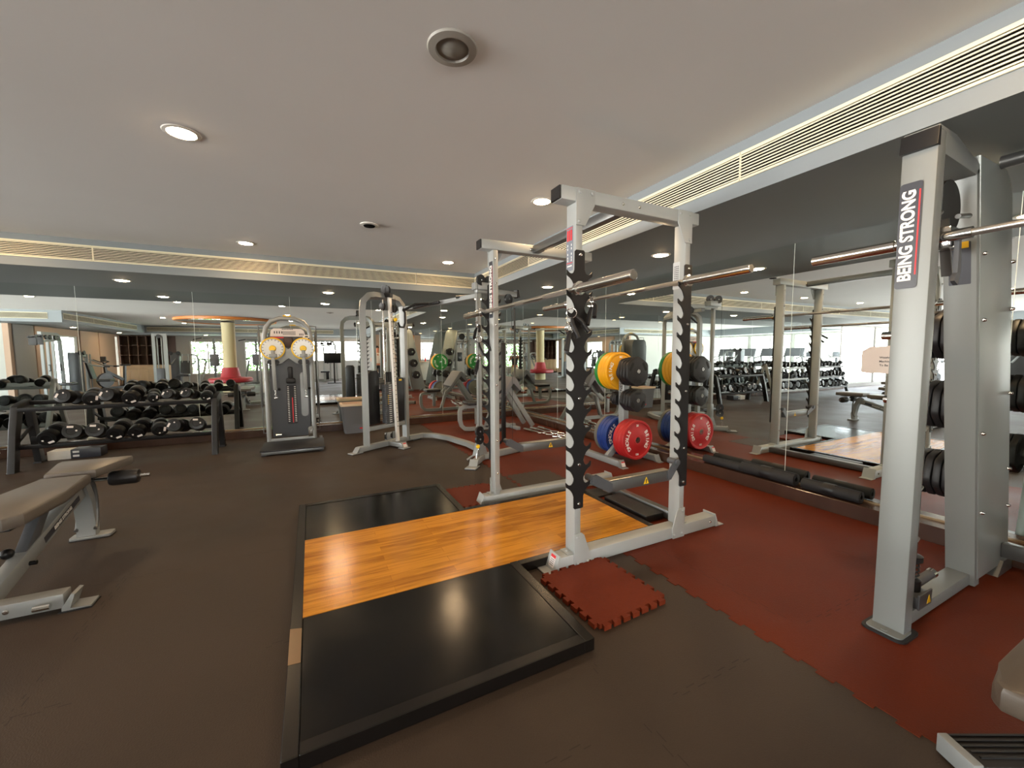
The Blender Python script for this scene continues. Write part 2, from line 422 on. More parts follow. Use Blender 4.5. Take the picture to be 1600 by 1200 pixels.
def wall_holes(name, m, axis, pos, t, u0, u1, z0, z1, holes):
    """wall across AXIS ('x': plane x = pos..pos+t, runs along y)"""
    def bx(b, a0, a1, c0, c1):
        if a1 - a0 < 1e-4 or c1 - c0 < 1e-4: return
        if axis == 'x': b.box((pos, a0, c0), (pos + t, a1, c1))
        else: b.box((a0, pos, c0), (a1, pos + t, c1))
    def f(b):
        u = u0
        for h0, h1, zz0, zz1 in sorted(holes):
            bx(b, u, h0, z0, z1); bx(b, h0, h1, z0, zz0); bx(b, h0, h1, zz1, z1); u = h1
        bx(b, u, u1, z0, z1)
    return struct(name, m, f, smooth=False)
WIN = [0]
def window(axis, pos, u0, u1, z0, z1, nm=1, nz=0, fw=0.05):
    """glazed frame filling an opening; nm mullions"""
    WIN[0] += 1
    def pt(u, z, d): return (pos + d, u, z) if axis == 'x' else (u, pos + d, z)
    def f(b):
        def bx(a0, a1, c0, c1): b.box(pt(a0, c0, -0.04), pt(a1, c1, 0.04), 0.004, seg=1)
        bx(u0, u0+fw, z0, z1); bx(u1-fw, u1, z0, z1); bx(u0+fw, u1-fw, z0, z0+fw); bx(u0+fw, u1-fw, z1-fw, z1)
        for i in range(1, nm+1):
            c = u0 + (u1-u0)*i/(nm+1); bx(c-fw/2, c+fw/2, z0+fw, z1-fw)
        for i in range(1, nz+1):
            c = z0 + (z1-z0)*i/(nz+1); b.box(pt(u0+fw, c-fw/4, -0.03), pt(u1-fw, c+fw/4, 0.03))
    o = struct('window_%d' % WIN[0], FRAMEW, f)
    P('window_pane', GLASS, o, lambda b: b.box(pt(u0+fw, z0+fw, -0.003), pt(u1-fw, z1-fw, 0.003)))
    return o
# back wall (mirror) and right wall (mirror)
bw = [(-13.9, -11.6, 0.12, 2.19), (-11.5, -9.15, 0.12, 2.19)]
wb = wall_holes('wall_back', WALLG, 'y', YM + 0.02, 0.13, -14.1, 3.98, 0, ZL + 0.1, bw)
for a, c, d, e in bw: window('y', YM + 0.08, a, c, d, e, 1)
seams = [3.80, 2.25, 0.99, -0.27, -1.53, -2.79, -4.05, -5.31, -6.57, -7.83, -9.0]
for a, c in zip(seams, seams[1:]):
    P('mirror_pane', MIRROR, wb, lambda b: b.box((c + 0.0015, YM, 0.115), (a - 0.0015, YM + 0.006, ZL)))
P('mirror_edge_strips', mat('mirror_edge', rgb(225, 235, 228), 0.3), wb, lambda b: [b.box((x - 0.0016, YM - 0.001, 0.115), (x + 0.0016, YM + 0.004, ZL)) for x in seams[1:-1]])
wr = struct('wall_right', WALLG, lambda b: b.box((XM + 0.02, -1.62, 0), (XM + 0.13, YM + 0.15, ZL + 0.1)), smooth=False)
CORNER = 0.0
rs = [YM - 0.002, 7.13, 5.87, 4.61, 3.35, 2.098, 0.84, -0.42, -1.5]
for a, c in zip(rs, rs[1:]):
    pv = Matrix.Translation((XM, (a+c)/2, 0)) @ Matrix.Rotation(CORNER if a > 7.4 else 0, 4, 'Z') @ Matrix.Translation((-XM, -(a+c)/2, 0))   # the corner pane sits slightly askew
    P('mirror_pane', MIRROR, wr, lambda b: b.box((XM, c + 0.0015, 0.115), (XM + 0.006, a - 0.0015, ZL), rot=pv))
P('mirror_edge_strips', MAT['mirror_edge'], wr, lambda b: [b.box((XM - 0.001, y - 0.0016, 0.115), (XM + 0.004, y + 0.0016, ZL)) for y in rs[1:-1]])
struct('baseboard_back', KERB, lambda b: b.box((-9.0, 7.33, 0), (XM, YM + 0.02, 0.115), 0.004, seg=1))
struct('baseboard_right', KERB, lambda b: b.box((3.67, -1.5, 0), (XM + 0.02, 7.33, 0.115), 0.004, seg=1))
struct('trim_7', mat('brass_edge', rgb(128, 106, 76), .35, .4), lambda b: b.box((-9.0, YM - 0.012, 0.1155), (XM - 0.013, YM - 0.0005, 0.127)))
struct('trim_8', MAT['brass_edge'], lambda b: b.box((XM - 0.012, -1.5, 0.1155), (XM - 0.0005, YM - 0.013, 0.127)))
# the rest of the room, seen in the mirrors
wall_holes('wall_left', WALLT, 'x', -7.62, 0.12, -8.72, -1.36, 0, ZL + 0.1, [(-5.1, -3.55, 0.35, 2.0), (-8.55, -8.15, 0.25, 2.18)])
window('x', -7.56, -5.1, -3.55, 0.35, 2.0, 0); window('x', -7.56, -8.55, -8.15, 0.25, 2.18, 0)
struct('wall_recess', WALLW, lambda b: b.box((-14.1, -1.48, 0), (-7.62, -1.36, ZL + 0.1)), smooth=False)
lw = [(-1.3, 0.85, 0.12, 2.19), (0.95, 3.1, 0.12, 2.19), (3.2, 5.35, 0.12, 2.19), (5.45, 7.45, 0.12, 2.19)]
wall_holes('wall_window', WALLW, 'x', -14.22, 0.12, -1.48, 7.65, 0, ZL + 0.1, lw)
for a, c, d, e in lw: window('x', -14.16, a, c, d, e, 1)
fw_ = [(-5.05, -3.7, 0.4, 1.98), (-2.9, -1.6, 0.5, 1.98), (0.05, 2.5, 0.95, 2.18)]
wall_holes('wall_front', WALLG, 'y', -8.84, 0.12, -7.62, 6.6, 0, ZL + 0.1, fw_)
window('y', -8.78, -5.05, -3.7, 0.4, 1.98, 1); window('y', -8.78, -2.9, -1.6, 0.5, 1.98, 1); w3 = window('y', -8.78, 0.05, 2.5, 0.95, 2.18, 2, 1)
P('blind', BLIND, w3, lambda b: [b.box((.10, -8.72, 1.0 + .055*i), (2.45, -8.685, 1.004 + .055*i)) for i in range(21)] + [b.box((.10, -8.73, 1.99), (2.45, -8.68, 2.15))] and None)
struct('wall_reception', WALLT, lambda b: b.box((2.75, -4.95, 0), (6.6, -4.83, ZL + 0.1)), smooth=False)
struct('wall_side', WALLG, lambda b: b.box((6.5, -4.83, 0), (6.62, -1.5, ZL + 0.1)), smooth=False)
struct('wall_return', WALLG, lambda b: b.box((XM + 0.13, -1.62, 0), (6.5, -1.5, ZL + 0.1)), smooth=False)
# curtains and panels on the tan wall
for nm_, y0, y1, m in (('trim_9', -2.45, -1.5, WALLG), ('trim_10', -3.5, -2.5, WALLT), ('trim_11', -6.6, -5.2, WALLT), ('trim_12', -8.1, -6.65, WALLT)):
    struct(nm_, m, lambda b: b.box((-7.5, y0, 0.02), (-7.47, y1, ZL), 0.006, seg=1))
# outside greenery, made dense to hold back daylight at the far windows
def hedge(b, x0, y0, x1, y1, z0, z1, n, r):
    for _ in range(n):
        c = V((random.uniform(x0, x1), random.uniform(y0, y1), random.uniform(z0, z1)))
        d = V((random.gauss(0, 1), random.gauss(0, 1), random.gauss(0, 1))).normalized(); e = d.orthogonal().normalized(); w = random.uniform(r*0.6, r)
        b.add([c - d*w, c + e*w*0.45, c + d*w, c - e*w*0.45], [(0, 1, 2, 3)])
for nm_, a in (('hedge', (-6.2, -10.3, -0.6, -9.5, -0.35, 2.5, 7000, 0.10)),):
    o = struct(nm_, LEAF, lambda b: hedge(b, *a), smooth=False); o['kind'] = 'stuff'; tag(o, 'leafy green hedge outside, thickened to dim the far windows', 'hedge')

# ------------------------------------------------------------------ air grilles
g0 = thing('air_grille', 'cream linear air grille on the right bulkhead, segment nearest the smith machine', 'air grille', local=True, group='linear air grilles')
GL = 1.755
def gfr(b):
    b.box((-GL/2, -0.010, 0.150), (GL/2, 0, 0.169), 0.002, seg=1); b.box((-GL/2, -0.010, 0.0), (GL/2, 0, 0.014), 0.002, seg=1)
    for s in (-1, 1): b.box((s*GL/2 - s*0.004, -0.008, 0.014), (s*GL/2, 0, 0.150))
P('frame', GRILLE, g0, gfr)
P('slats', GRILLE, g0, lambda b: [b.box((-GL/2 + 0.004, -0.008, 0.0185 + 0.0172*i), (GL/2 - 0.004, -0.004, 0.0255 + 0.0172*i)) for i in range(8)] and None)
P('gap_shade', GRILLED, g0, lambda b: b.box((-GL/2 + 0.004, -0.0012, 0.014), (GL/2 - 0.004, -0.0002, 0.150)))  # near-black sheet stands in for the shade between the slats
ZG = 2.312
ordn = ['first', 'second', 'third', 'fourth', 'fifth', 'sixth', 'seventh', 'eighth', 'ninth', 'tenth']
g0.location = (SX, 5.22 - GL/2 + 0.8, ZG); g0.rotation_euler = (0, 0, PI/2*3)
g0['label'] = 'cream linear air grille on the right bulkhead, segment next to the room corner'
for i in range(4):
    dup(g0, (SX, 5.14 - GL/2 - i*1.757, ZG), PI*1.5, 'cream linear air grille on the right bulkhead, %s segment from the corner' % ordn[i+1])
for i in range(7):
    dup(g0, (1.44 - GL/2 - i*1.757, SY, ZG), 0, 'cream linear air grille on the back bulkhead, %s segment from the corner' % ordn[i+1])
gs = thing('air_grille', 'short cream linear air grille at the corner end of the back bulkhead', 'air grille', (1.9, SY, ZG), group='linear air grilles')
def gfs(b):
    b.box((1.444, SY-0.010, ZG+0.150), (SX-0.011, SY, ZG+0.169), 0.002, seg=1); b.box((1.444, SY-0.010, ZG), (SX-0.011, SY, ZG+0.014), 0.002, seg=1)
P('frame', GRILLE, gs, gfs)
P('slats', GRILLE, gs, lambda b: [b.box((1.448, SY-0.008, ZG+0.0185 + 0.0172*i), (SX-0.011, SY-0.004, ZG+0.0255 + 0.0172*i)) for i in range(8)] and None)
P('gap_shade', GRILLED, gs, lambda b: b.box((1.448, SY-0.0012, ZG+0.014), (SX-0.011, SY-0.0002, ZG+0.150)))  # black sheet again plays the shaded gaps of the short grille
for i in range(3):
    dup(g0, (-6.05, -1.4 - i*1.757, ZG), PI*0.5, 'linear air grille on the bulkhead beside the tan wall, %s from its near end' % ordn[i])
for i in range(4):
    dup(g0, (-5.1 + i*1.757, -6.6, ZG), PI, 'linear air grille on the bulkhead in front of the shelving wall, %s from the shelves' % ordn[i])
for i in range(3):
    dup(g0, (-7.2 - i*1.757, -0.45, ZG), PI, 'linear air grille on the bulkhead by the white recess wall, %s from its end' % ordn[i])

# ------------------------------------------------------------------ ceiling fittings
d0 = thing('downlight', 'x', 'ceiling light', local=True, group='recessed downlights')
P('trim_ring', WHITEP, d0, lambda b: b.lathe([(0.066, -0.002), (0.070, -0.006), (0.088, -0.004), (0.092, 0.0)], n=32, cap=False))
P('lamp_disc', LAMP, d0, lambda b: b.lathe([(0.0, -0.013), (0.03, -0.012), (0.055, -0.008), (0.066, -0.003)], n=32, cap=False))
lights = [
 (-0.605, 2.97, ZH, 'large warm recessed light on the pale ceiling, nearest over the platform left side'),
 (1.775, 2.97, ZH, 'warm recessed light on the pale ceiling just beside the squat rack top'),
 (-0.603, 5.49, ZH, 'warm recessed light on the pale ceiling in front of the dual-arm machine'),
 (1.75, 5.45, ZH, 'warm recessed light on the pale ceiling near the room corner'),
 (-2.06, 6.72, ZL, 'recessed light in the lower back ceiling above the dumbbell rack'),
 (0.28, 6.76, ZL, 'recessed light in the lower back ceiling above the dual-arm machine'),
 (2.62, 6.5, ZL, 'recessed light in the lower ceiling at the room corner'),
 (3.07, 2.90, ZL, 'recessed light in the lower right ceiling behind the squat rack'),
 (3.05, 4.95, ZL, 'recessed light in the lower right ceiling above the preacher bench'),
 (3.10, 0.95, ZL, 'recessed light in the lower right ceiling above the smith machine column'),
 (-2.75, 2.95, ZH, 'recessed light on the pale ceiling left of the bench row'),
 (-2.75, 5.45, ZH, 'recessed light on the pale ceiling in front of the dumbbell rack'),
 (-5.2, 2.9, ZH, 'recessed light on the pale ceiling above the window side dumbbell racks'),
 (-5.2, 5.4, ZH, 'recessed light on the pale ceiling near the far left dumbbell rack'),
 (-0.6, 0.45, ZH, 'recessed light on the pale ceiling behind the photographer, left of centre'),
 (1.77, 0.45, ZH, 'recessed light on the pale ceiling before the smith machine'),
 (-0.6, -2.1, ZH, 'recessed light on the pale ceiling behind the round column'),
 (1.77, -2.1, ZH, 'recessed light on the pale ceiling in front of the reception'),
 (-4.3, -2.1, ZH, 'recessed light on the pale ceiling between the column and the tan wall'),
 (-4.3, -4.6, ZH, 'recessed light on the pale ceiling in front of the shelving wall'),
 (-0.6, -4.6, ZH, 'recessed light on the pale ceiling before the far windows'),
 (3.1, -1.0, ZL, 'recessed light in the lower right ceiling beyond the smith machine'),
 (3.2, -3.0, ZL, 'recessed light in the lower ceiling above the reception desk'),
 (5.0, -3.2, ZL, 'recessed light in the lower ceiling by the orange door'),
 (-6.8, -3.0, ZL, 'recessed light in the lower ceiling beside the tan wall window'),
 (-6.8, -6.5, ZL, 'recessed light in the lower ceiling at the tan wall corner'),
 (-4.2, -7.6, ZL, 'recessed light in the lower ceiling over the far window'),
 (-0.5, -7.6, ZL, 'recessed light in the lower ceiling over the stepping machines'),
]
for i, (x, y, z, lb) in enumerate(lights):
    if i == 0: d0.location = (x, y, z); d0['label'] = lb
    else: dup(d0, (x, y, z), 0, lb)
# round ceiling speaker and small detector
sp = thing('ceiling_speaker', 'round grey ceiling speaker near the top of the picture', 'speaker', (0.576, 1.684, ZH))
P('bezel', mat('speaker_bezel', rgb(150, 146, 138), 0.5), sp, lambda b: b.lathe([(0.066, -0.004), (0.070, -0.012), (0.100, -0.008), (0.104, 0)], (0.576, 1.684, ZH), n=40, cap=False))
P('cone_grille', mat('speaker_mesh', rgb(128, 124, 116), 0.6, 0.3, bump=0.4, bscale=900), sp, lambda b: b.lathe([(0.0, -0.022), (0.02, -0.022), (0.045, -0.008), (0.066, -0.004)], (0.576, 1.684, ZH), n=40, cap=False))
sd = thing('smoke_detector', 'small round white detector on the ceiling', 'detector', (0.563, 4.215, ZH))
P('base', WHITEP, sd, lambda b: b.lathe([(0.085, 0), (0.085, -0.008), (0.06, -0.012)], (0.563, 4.215, ZH), n=28))
P('sensor', GRILLED, sd, lambda b: b.lathe([(0.055, -0.012), (0.05, -0.02), (0.02, -0.024)], (0.563, 4.215, ZH), n=28))
# ------------------------------------------------------------------ lifting platform
PZ = 0.055
PX0, PX1, PY0, PY1 = -0.13, 1.05, 1.316, 3.65
SY0, SY1, SX1 = 2.045, 2.925, 2.10
pl = thing('lifting_platform', 'low black-rimmed lifting platform with a glossy wood strip between two black mats', 'lifting platform', (0.9, 2.48, 0))
P('rubber_mat', MATB, pl, lambda b: b.box((PX0+.05, PY0+.05, 0.004), (PX1-.05, SY0, PZ-.001), 0.003, seg=1), label='front black rubber mat')
P('rubber_mat', MATB, pl, lambda b: b.box((PX0+.05, SY1, 0.004), (PX1-.05, PY1-.05, PZ-.001), 0.003, seg=1), label='rear black rubber mat')
P('wood_deck', WOOD, pl, lambda b: b.box((PX0+.05, SY0, 0.004), (SX1, SY1, PZ), 0.0), smooth=False)
for a, c in (((PX0, PY0), (PX0+.05, PY1)), ((PX0+.05, PY0), (PX1-.05, PY0+.05)), ((PX0+.05, PY1-.05), (PX1-.05, PY1)), ((PX1-.05, PY0), (PX1, SY0)), ((PX1-.05, SY1), (PX1, PY1)),
             ((PX1, SY0-.045), (SX1+.05, SY0)), ((PX1, SY1), (SX1+.05, SY1+.045)), ((SX1, SY0), (SX1+.05, SY1))):
    P('rim', RIM, pl, lambda b: b.box((a[0], a[1], 0), (c[0], c[1], PZ + .003), 0.003, seg=1))
P('tape_patch', mat('brown_tape', rgb(120, 92, 62), .3), pl, lambda b: b.prism([(PX0+.002, 1.74), (PX0+.047, 1.735), (PX0+.048, 1.96), (PX0+.001, 1.975)], lambda u, v, t: (u, v, t), PZ+.003, PZ+.0045), label='strip of brown tape on the left rim')
# loose interlocking tiles
def jig(x0, y0, x1, y1, n=7, d=0.022):
    pts = []
    def side(p, q, out):
        p, q, out = V(p), V(q), V(out); L = (q-p)
        for i in range(n):
            a, c = p + L*((i+0.28)/n), p + L*((i+0.72)/n); e = L.normalized()*0.008
            pts.extend([p + L*(i/n), a, a - e + out*d, c + e + out*d, c])
    side((x0, y0), (x1, y0), (0, -1)); side((x1, y0), (x1, y1), (1, 0)); side((x1, y1), (x0, y1), (0, 1)); side((x0, y1), (x0, y0), (-1, 0))
    return [tuple(p) for p in pts]
def tile(lb, x0, y0, x1, y1, loc, rz, th=0.024):
    o = single('rubber_floor_tile', TILER, lambda b: b.prism(jig(x0, y0, x1, y1), lambda u, v, t: (u, v, t), 0.003, th), lb, 'floor tile', (0, 0, 0))
    o.location = loc; o.rotation_euler = (0, 0, rz); return o
tile('loose red interlocking rubber tile on the floor in front of the squat rack foot', -.215, -.235, .215, .235, (1.352, 1.652, 0), math.radians(3), 0.026)
tile('loose red interlocking rubber tile beside the far edge of the platform', -.20, -.235, .20, .235, (1.28, 3.31, 0), 0)
struct('floor_patch', FLOORD, lambda b: b.prism(jig(1.80, 2.95, 2.28, 3.72, 8, 0.016), lambda u, v, t: (u, v, t), 0.002, 0.0045))

# ------------------------------------------------------------------ squat rack
rk = thing('squat_rack', 'tall silver squat rack with black toothed bar-catch plates around the wooden platform', 'squat rack', (1.83, 2.5, 0))
UX = (1.36, 2.237); NY, FY = 1.904, 3.05; UW, UD = 0.095, 0.046
for y in (NY, FY):
    for x in UX:
        P('upright', RACKS, rk, lambda b: b.box((x, y, 0.085), (x+UD, y+UW, 2.128), 0.006))
    P('base_beam', RACKS, rk, lambda b: b.box((1.25, y, 0.004), (2.62, y+UW, 0.085), 0.008))
    P('top_beam', RACKS, rk, lambda b: b.box((1.262, y, 2.128), (2.36, y+UW, 2.205), 0.006))
    P('end_cap', BLACK, rk, lambda b: b.box((1.250, y+.003, 2.131), (1.262, y+UW-.003, 2.202), 0.003, seg=1))
    def foot(b, s, xe):
        # bent plate: flat toe on the floor and a sloping face up to the beam end
        prof = [(0, 0.002), (0.085, 0.002), (0.085, 0.008), (0.03, 0.008), (-0.004, 0.100), (-0.012, 0.098), (-0.001, 0.06), (0.0, 0.01)]
        b.prism([(xe + s*u, z) for u, z in prof], lambda u, v, t: (u, t, v), y-.004, y+UW+.004, 0.0015)
    P('foot_plate', RACKS, rk, lambda b: foot(b, -1, 1.25)); P('foot_plate', RACKS, rk, lambda b: foot(b, 1, 2.62))
    P('foot_pad', BLACKR, rk, lambda b: [b.box((2.61, y-.006, 0), (2.715, y+UW+.006, 0.004)), b.box((1.16, y-.006, 0), (1.26, y+UW+.006, 0.003))] and None)
    # gussets (outer side of each frame)
    go = -1 if y == NY else 1; yf = y if y == NY else y+UW
    for x, s in ((UX[0], 1), (UX[1]+UD, -1)):
        f = lambda u, v, t: (u, t, v)
        P('gusset', RACKS, rk, lambda b: [b.prism([(x-s*.004, .004), (x+s*.105, .004), (x+s*.112, .075), (x+s*.068, .195), (x+s*.05, .21), (x-s*.004, .21)], f, yf, yf+go*.007, 0.001)] +
          [b.bolt((x+s*u, yf+go*.007, z), (0, go, 0)) for u, z in ((.018, .19), (.02, .03), (.095, .03))] and None)
        P('gusset', RACKS, rk, lambda b: [b.prism([(x-s*.004, 2.203), (x+s*.125, 2.203), (x+s*.125, 2.12), (x+s*.06, 2.0), (x-s*.004, 2.0)], f, yf, yf+go*.007, 0.001)] +
          [b.bolt((x+s*u, yf+go*.007, z), (0, go, 0)) for u, z in ((.018, 2.02), (.02, 2.18), (.105, 2.18))] and None)
        # weld plates and bolts on the front
        P('weld_plate', RACKS, rk, lambda b: [b.box((x-s*.045, y+.01, .085), (x, y+UW-.01, .093), .002, seg=1), b.bolt((x-s*.024, y+UW/2, .093), (0, 0, 1))] and None)
    P('bolts', CHROME, rk, lambda b: [b.bolt((xx, yf, z), (0, go, 0)) for xx in (1.70, 1.83) for z in (2.165,)] + [b.bolt((2.56, yf, .05), (0, go, 0))] and None)
P('cross_beam', SILVERD, rk, lambda b: b.box((1.73, NY+UW, 2.135), (1.79, FY, 2.198), 0.005), label='upper cross beam')
P('cross_beam', SILVERD, rk, lambda b: b.box((2.395, NY+UW, 0.012), (2.455, FY, 0.075), 0.005), label='rear floor cross beam')
P('cross_beam_bolts', CHROME, rk, lambda b: [b.bolt((1.715, FY-.0, 2.165), (0, -1, 0), .016, .014), b.bolt((1.80, FY, 2.165), (0, -1, 0), .016, .014)] and None)
# hooked bar-catch plates
TIPS = [1.747 - .1105*i for i in range(12)]
def catch(b, x0, x1, y0, y1, left=True, right=True):
    Lp = []; tips = sorted(TIPS)
    def hooks(xe, s):
        out = []
        for t in tips:
            out += [(xe, t-.094), (xe+s*.008, t-.073), (xe+s*.018, t-.056), (xe+s*.031, t-.043), (xe+s*.050, t-.031), (xe+s*.054, t-.024), (xe+s*.056, t-.002), (xe+s*.054, t), (xe+s*.046, t-.009), (xe+s*.036, t-.0165), (xe+s*.026, t-.0195), (xe+s*.016, t-.018), (xe+s*.007, t-.010), (xe+s*.001, t+.004)]
        return out
    lft = hooks(x0, -1) if left else []
    rgt = hooks(x1, 1) if right else []
    zb, zt = 0.365, 1.862
    poly = [(x0+.006, zb), (x1-.006, zb), (x1, zb+.006)] + rgt + [(x1, zt-.008), (x1-.008, zt), (x0+.008, zt), (x0, zt-.008)] + lft[::-1] + [(x0, zb+.006)]
    b.prism(poly, lambda u, v, t: (u, t, v), y0, y1)
for y, s in ((NY-.008, -1), (FY+UW, 1)):
    for x, r in ((UX[0], True), (UX[1], False)):
        xa, xb = (x-.010, x+.056)
        hp = P('catch_plate', BLACK, rk, lambda b: catch(b, xa, xb, y, y+.008, True, r), smooth=False)
        P('bolts', CHROME, hp, lambda b: [b.bolt((x+.024, y if s < 0 else y+.008, z), (0, s, 0), .011, .009) for z in (1.835, 1.47, 1.02, .63, .395)] and None)
# side bolts on the front faces
for x in UX:
    P('bolts', CHROME, rk, lambda b: [b.bolt((x+UD*.5, FY, z), (0, -1, 0), .009) for z in (2.06, 1.86, 1.52, 1.02, .55, .27)] and None)
# spotter arms between the uprights
for y in (NY-.002, FY+.012):
    ar = P('spotter_arm', SILVERD, rk, lambda b: b.box((1.60, y-.012, .425), (2.13, y+.042, .495), 0.004))
    P('arm_cushion', STEEL, ar, lambda b: b.box((1.61, y-.010, .495), (2.12, y+.040, .501), .002, seg=1))
    P('arm_bracket', CHAR, ar, lambda b: [b.prism([(1.458, .505), (1.472, .55), (1.505, .555), (1.63, .48), (1.63, .435), (1.60, .432)], lambda u, v, t: (u, t, v), y-.018, y-.012),
        b.prism([(2.21, .53), (2.198, .565), (2.165, .565), (2.10, .49), (2.10, .44), (2.13, .432)], lambda u, v, t: (u, t, v), y-.018, y-.012),
        b.cyl((1.488, y-.03, .528), (1.488, y+.05, .528), .022, 16), b.cyl((2.182, y-.03, .545), (2.182, y+.05, .545), .020, 16)] and None)
    wl = P('warning_label', YEL, ar, lambda b: b.prism([(1.89, .437), (1.935, .437), (1.9125, .482)], lambda u, v, t: (u, t, v), y-.0135, y-.012), label='small yellow warning triangle')
    P('warning_symbol', INK, wl, lambda b: b.prism([(1.908, .443), (1.917, .443), (1.915, .455), (1.920, .460), (1.912, .472), (1.908, .458)], lambda u, v, t: (u, t, v), y-.0142, y-.0134))
# stickers
def decal(b, o, x, y, w, h, r=0.004, th=0.0008):
    M = frame(o, x, y); b.prism(rrect(w, h, r, 2), lambda u, v, t: M @ V((u, v, t)), 0, th)
s1 = P('instruction_sticker', mat('sticker_grey', rgb(120, 126, 136), .4), rk, lambda b: decal(b, (1.36, 1.964, 1.88), (0, -1, 0), (0, 0, 1), .066, .25), label='grey instruction sticker with red bars')
P('sticker_bars', REDL, s1, lambda b: [decal(b, (1.3588, 1.964-.018*k, 1.955), (0, -1, 0), (0, 0, 1), .013, .06, .001) for k in (-1, 0, 1)] + [decal(b, (1.3588, 1.964, z), (0, -1, 0), (0, 0, 1), .058, .004, .001) for z in (1.995, 1.80)] and None)
P('sticker_print', WHITEL, s1, lambda b: [decal(b, (1.3588, 1.964-.018*k, z), (0, -1, 0), (0, 0, 1), .006, .012, .001) for k in (-1, 1) for z in (1.90, 1.88, 1.85, 1.83, 1.815)] + [decal(b, (1.3588, 1.964, 1.783), (0, -1, 0), (0, 0, 1), .045, .007, .001)] and None)
s2 = P('brand_sticker', STICK, rk, lambda b: decal(b, (1.36, 3.095, 1.81), (0, 0, 1), (0, 1, 0), .46, .070, .006), label='dark sticker lettered BEING STRONG')
P('lettering', WHITEL, s2, lambda b: lettering(b, 'BEING STRONG', .062, frame((1.3588, 3.098, 1.81), (0, 0, 1), (0, 1, 0)), .0006, .0022, .90))
P('underline', REDL, s2, lambda b: decal(b, (1.3588, 3.067, 1.82), (0, 0, 1), (0, 1, 0), .36, .004, .001))
s3 = P('instruction_sticker', mat('sticker_pale', rgb(190, 192, 192), .4), rk, lambda b: decal(b, (2.237, 1.975, 1.80), (0, -1, 0), (0, 0, 1), .055, .18), label='pale instruction sticker')
P('sticker_print', INK, s3, lambda b: [decal(b, (2.2358, 1.986 - .013*k, 1.86-.013*j), (0, -1, 0), (0, 0, 1), .008, .006, .001) for k in range(3) for j in range(10)] and None)
s4 = P('warning_sticker', PAPER, rk, lambda b: decal(b, (1.2362, NY+UW/2, .056), (0, -1, 0), (.347, 0, .938), .052, .072), label='white and red warning label on the front foot')
P('sticker_bar', REDL, s4, lambda b: decal(b, (1.2450, NY+UW/2, .082), (0, -1, 0), (.347, 0, .938), .048, .016, .001))
P('sticker_print', INK, s4, lambda b: [decal(b, (1.2275 + .0037*k, NY+UW/2, .034+.010*k), (0, -1, 0), (.347, 0, .938), .036, .003, .0005) for k in range(4)] and None)

# ------------------------------------------------------------------ barbells
def barbell(lb, x, y0, z, L=2.2, group=None):
    t = thing('barbell', lb, 'barbell', (x, y0+L/2, z), group=group)
    P('shaft', STEEL, t, lambda b: b.cyl((x, y0+.40, z), (x, y0+L-.40, z), .0145, 20))
    P('knurling', mat('knurled_steel', rgb(180, 175, 168), .42, 1, bump=.8, bscale=1500), t, lambda b: [b.cyl((x, a, z), (x, c, z), .0149, 20) for a, c in ((y0+.50, y0+.78), (y0+L-.78, y0+L-.50), (y0+L/2-.06, y0+L/2+.06))] and None)
    for s, e in ((1, y0), (-1, y0+L)):
        sl = P('sleeve', mat('satin_chrome', rgb(226, 222, 215), .22, 1), t, lambda b: b.lathe([(.022, 0), (.0255, .003), (.0255, .405)], (x, e, z), (0, s, 0), 28))
        P('sleeve_cap', STEEL, sl, lambda b: b.lathe([(.019, -.001), (.021, .002), (.0215, .006)], (x, e, z), (0, s, 0), 24))
        P('collar', CHROME, t, lambda b: b.lathe([(.0255, .402), (.0375, .404), (.0375, .425), (.024, .432), (.019, .448), (.0155, .45)], (x, e, z), (0, s, 0), 28))
    return t
barbell('long chrome barbell resting on the front hooks of the squat rack', 1.318, 1.40, 1.633)
barbell('long chrome barbell resting on the rear hooks of the squat rack', 2.195, 1.425, 1.744)

# spring collars with black grips, hung on the rack hooks
c0 = thing('barbell_clip', 'x', 'barbell clip', local=True, group='spring barbell clips on the rack hooks')
P('spring_ring', CHROME, c0, lambda b: b.tube([(.028*math.cos(a), -.008 + .0065*a/PI*1.0, .028*math.sin(a)) for a in [PI*.6 + i*PI/10 for i in range(42)]], .0032, 8))
for s in (-1, 1):
    P('grip', BLACKR, c0, lambda b: [b.tube([(s*.012, .01*s, -.026), (s*.026, .02*s, -.06), (s*.034, .024*s, -.14)], [.008, .013, .012], 12)] and None)
clips = [(1.31, 1.872, 1.505, -.5, 'chrome spring clip with black grips, upper one on the near front upright left hooks'),
         (1.30, 1.868, 1.425, .25, 'chrome spring clip with black grips, lower one on the near front upright left hooks'),
         (1.46, 1.868, 1.575, .6, 'chrome spring clip with black grips, on the near front upright right hooks'),
         (1.268, 3.165, 1.525, .9, 'chrome spring clip hanging on the far front upright just under the bar'),
         (1.272, 3.165, 1.405, -.6, 'chrome spring clip hanging on the far front upright, second below the bar'),
         (1.275, 3.165, 1.25, .4, 'chrome spring clip hanging on the far front upright, lowest of three')]
for i, (x, y, z, r, lb) in enumerate(clips):
    o = c0 if i == 0 else dup(c0, (0, 0, 0)); o.location = (x, y, z); o.rotation_euler = (0, r, r*1.2); o['label'] = lb

# black pads left on the floor inside the rack
single('step_pad', BLACKR, lambda b: b.box((2.205, 2.17, .003), (2.385, 2.66, .06), .012), 'black rectangular foam pad on the floor inside the rack', 'foam pad', (2.3, 2.42, 0))
single('rubber_wedge', BLACKR, lambda b: b.box((2.20, 2.76, .003), (2.385, 2.95, .022), .006), 'small flat black rubber block behind the larger foam pad', 'rubber block', (2.3, 2.86, 0))

